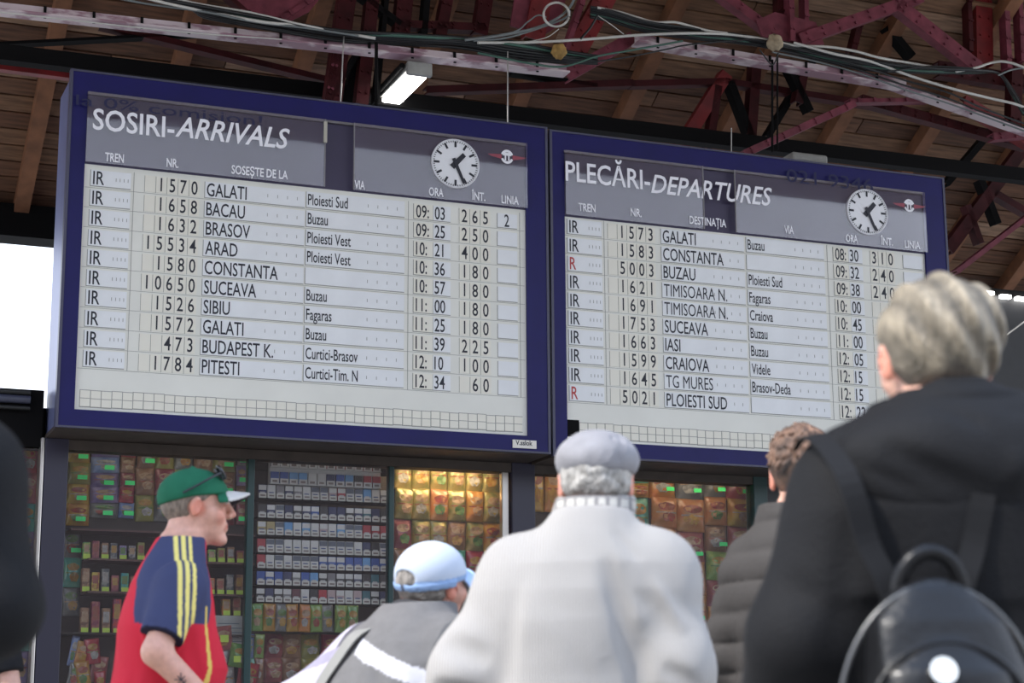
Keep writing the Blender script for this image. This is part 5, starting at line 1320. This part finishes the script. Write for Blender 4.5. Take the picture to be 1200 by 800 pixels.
# backpack on that person's back
bp = thing('backpack', 'small black leather backpack with added highlight disc worn on the black jacket', 'backpack', p5.root.location, R(4))
M_lea = mat('black_leather', (.007,.007,.008), .36, bump=.15, bscale=90, coat=.05, spec=.28)
bx, by = -.112, -.215
def bpk(P):
    rows = [(.74,bx,by,.115,.05),(.78,bx,by,.135,.07),(.92,bx,by,.142,.075),(1.02,bx,by,.128,.068),(1.09,bx,by,.098,.052),(1.135,bx,by,.055,.030),(1.15,bx,by,.02,.015)]
    d = loft(P, rows, 0, 2.4)
    return smin(d, loft(P, [(.78,bx,by-.05,.10,.02),(.82,bx,by-.05,.115,.045),(.95,bx,by-.05,.108,.048),(1.02,bx,by-.05,.080,.035),(1.06,bx,by-.04,.03,.02)], 0, 2.4), .012)
surf('bag_body', bpk, (-.2,-.40,.66), (.24,-.10,1.26), .006, const((.012,.012,.013)), M_lea, bp)
obj('piping', MB().tube([(bx+.118*cos(t), by-.060, .93+.130*sin(t)) for t in np.linspace(-.3, pi+.3, 30)], .005, 8), M_lea, bp)
obj('zip', MB().tube([(bx+.143*cos(t), by-.020, .94+.20*sin(t)) for t in np.linspace(-.2, pi+.2, 30)], .004, 6), mat('zip_metal', (.12,.12,.12), .35, metal=.7), bp)
obj('grab_handle', MB().tube([(bx+.045*cos(t), by+.01-.01*sin(t), 1.132+.055*sin(t)) for t in np.linspace(-.35, pi+.35, 20)], .011, 10), M_lea, bp)
for s_ in (-1, 1):
    obj('strap', ribbon([Vector((bx+s_*.040,by+.03,1.10)), Vector((bx+s_*.055,-.180,1.15)), Vector((bx+s_*.075,-.170,1.20)), Vector((bx+s_*.10,-.16,1.30)), Vector((bx+s_*.12,-.04,1.375)), Vector((bx+s_*.14,.08,1.34))], .034, .006, lambda p: Vector((0,-.9,.45)).normalized()), mat('strap_black', (.010,.010,.011), .8, spec=.2), bp)
obj('highlight_disc', MB().tube([(bx-.018,by-.082,1.018),(bx-.018,by-.097,1.022)], .018, 20), mat('highlight_metal', (.9,.85,.75), .18, metal=1.0), bp)  # bright disc added in place of the sun's highlight on the bulge

# --- 6: black clad figure cut by the left edge
Y6 = 2.75
p6 = Fig('person in a plain black jacket cut off by the left edge of the frame', (FW(48, Y6)-.330, Y6, 0), R(5), H=1.66, build=1.0, sh=.19, el=[(-.25,-.02,1.13),(.245,-.02,1.13)], wr=[(-.2,.2,1.06),(.10,.22,1.08)])
p6.make_body(h=.008)
def coat6(P):
    d = p6.coat(P, .030, .036, .05)+.003*noise(P, 17, 3); d = p6.neck_cut(P, d, .066); return smax(d, .84-P[:,2], .01)
lo, hi = cloth_bounds(p6, .82); surf('jacket', coat6, lo, hi, .0085, const((.014,.014,.014)), M_bc, p6.root)
p6.hairpart(lambda P: smax(ell(p6.HL(P), (0,-.014,.022), (.086,.108,.096)), hairline(p6.HL(P), back=-.1), .008), const((.03,.02,.015)), .007)
p6.trousers((.02,.02,.02))
# --- 7: person in a black T-shirt behind that figure
Y7 = 7.0
p7 = Fig('person in a black short sleeved shirt partly hidden at the lower left', (FW(40, Y7)-.30, Y7, 0), R(-8), H=1.66, el=[(-.24,-.03,1.06),(.245,-.03,1.06)], wr=[(-.2,.2,1.0),(.15,.2,.98)])
p7.make_body((.55,.32,.25), h=.009)
def tee7(P):
    d = loft(P, p7.rows, .02)
    for i in (0, 1):
        a, b = n3(*p7.shp[i]), n3(*p7.el[i]); L = np.linalg.norm(b-a); t = (P-a)@((b-a)/L); d = smin(d, smax(cap(P, p7.shp[i], p7.el[i], .068, .060), t-L*.42, .004), .03)
    return smax(p7.neck_cut(P, d, .066), .85-P[:,2], .01)
lo, hi = cloth_bounds(p7, .83); surf('shirt', tee7, lo, hi, .009, const((.012,.012,.014)), M_cloth, p7.root)
p7.hairpart(lambda P: smax(ell(p7.HL(P), (0,-.014,.022), (.086,.108,.096)), hairline(p7.HL(P), back=-.1), .008), const((.05,.03,.02)), .008)
p7.trousers((.02,.025,.04))
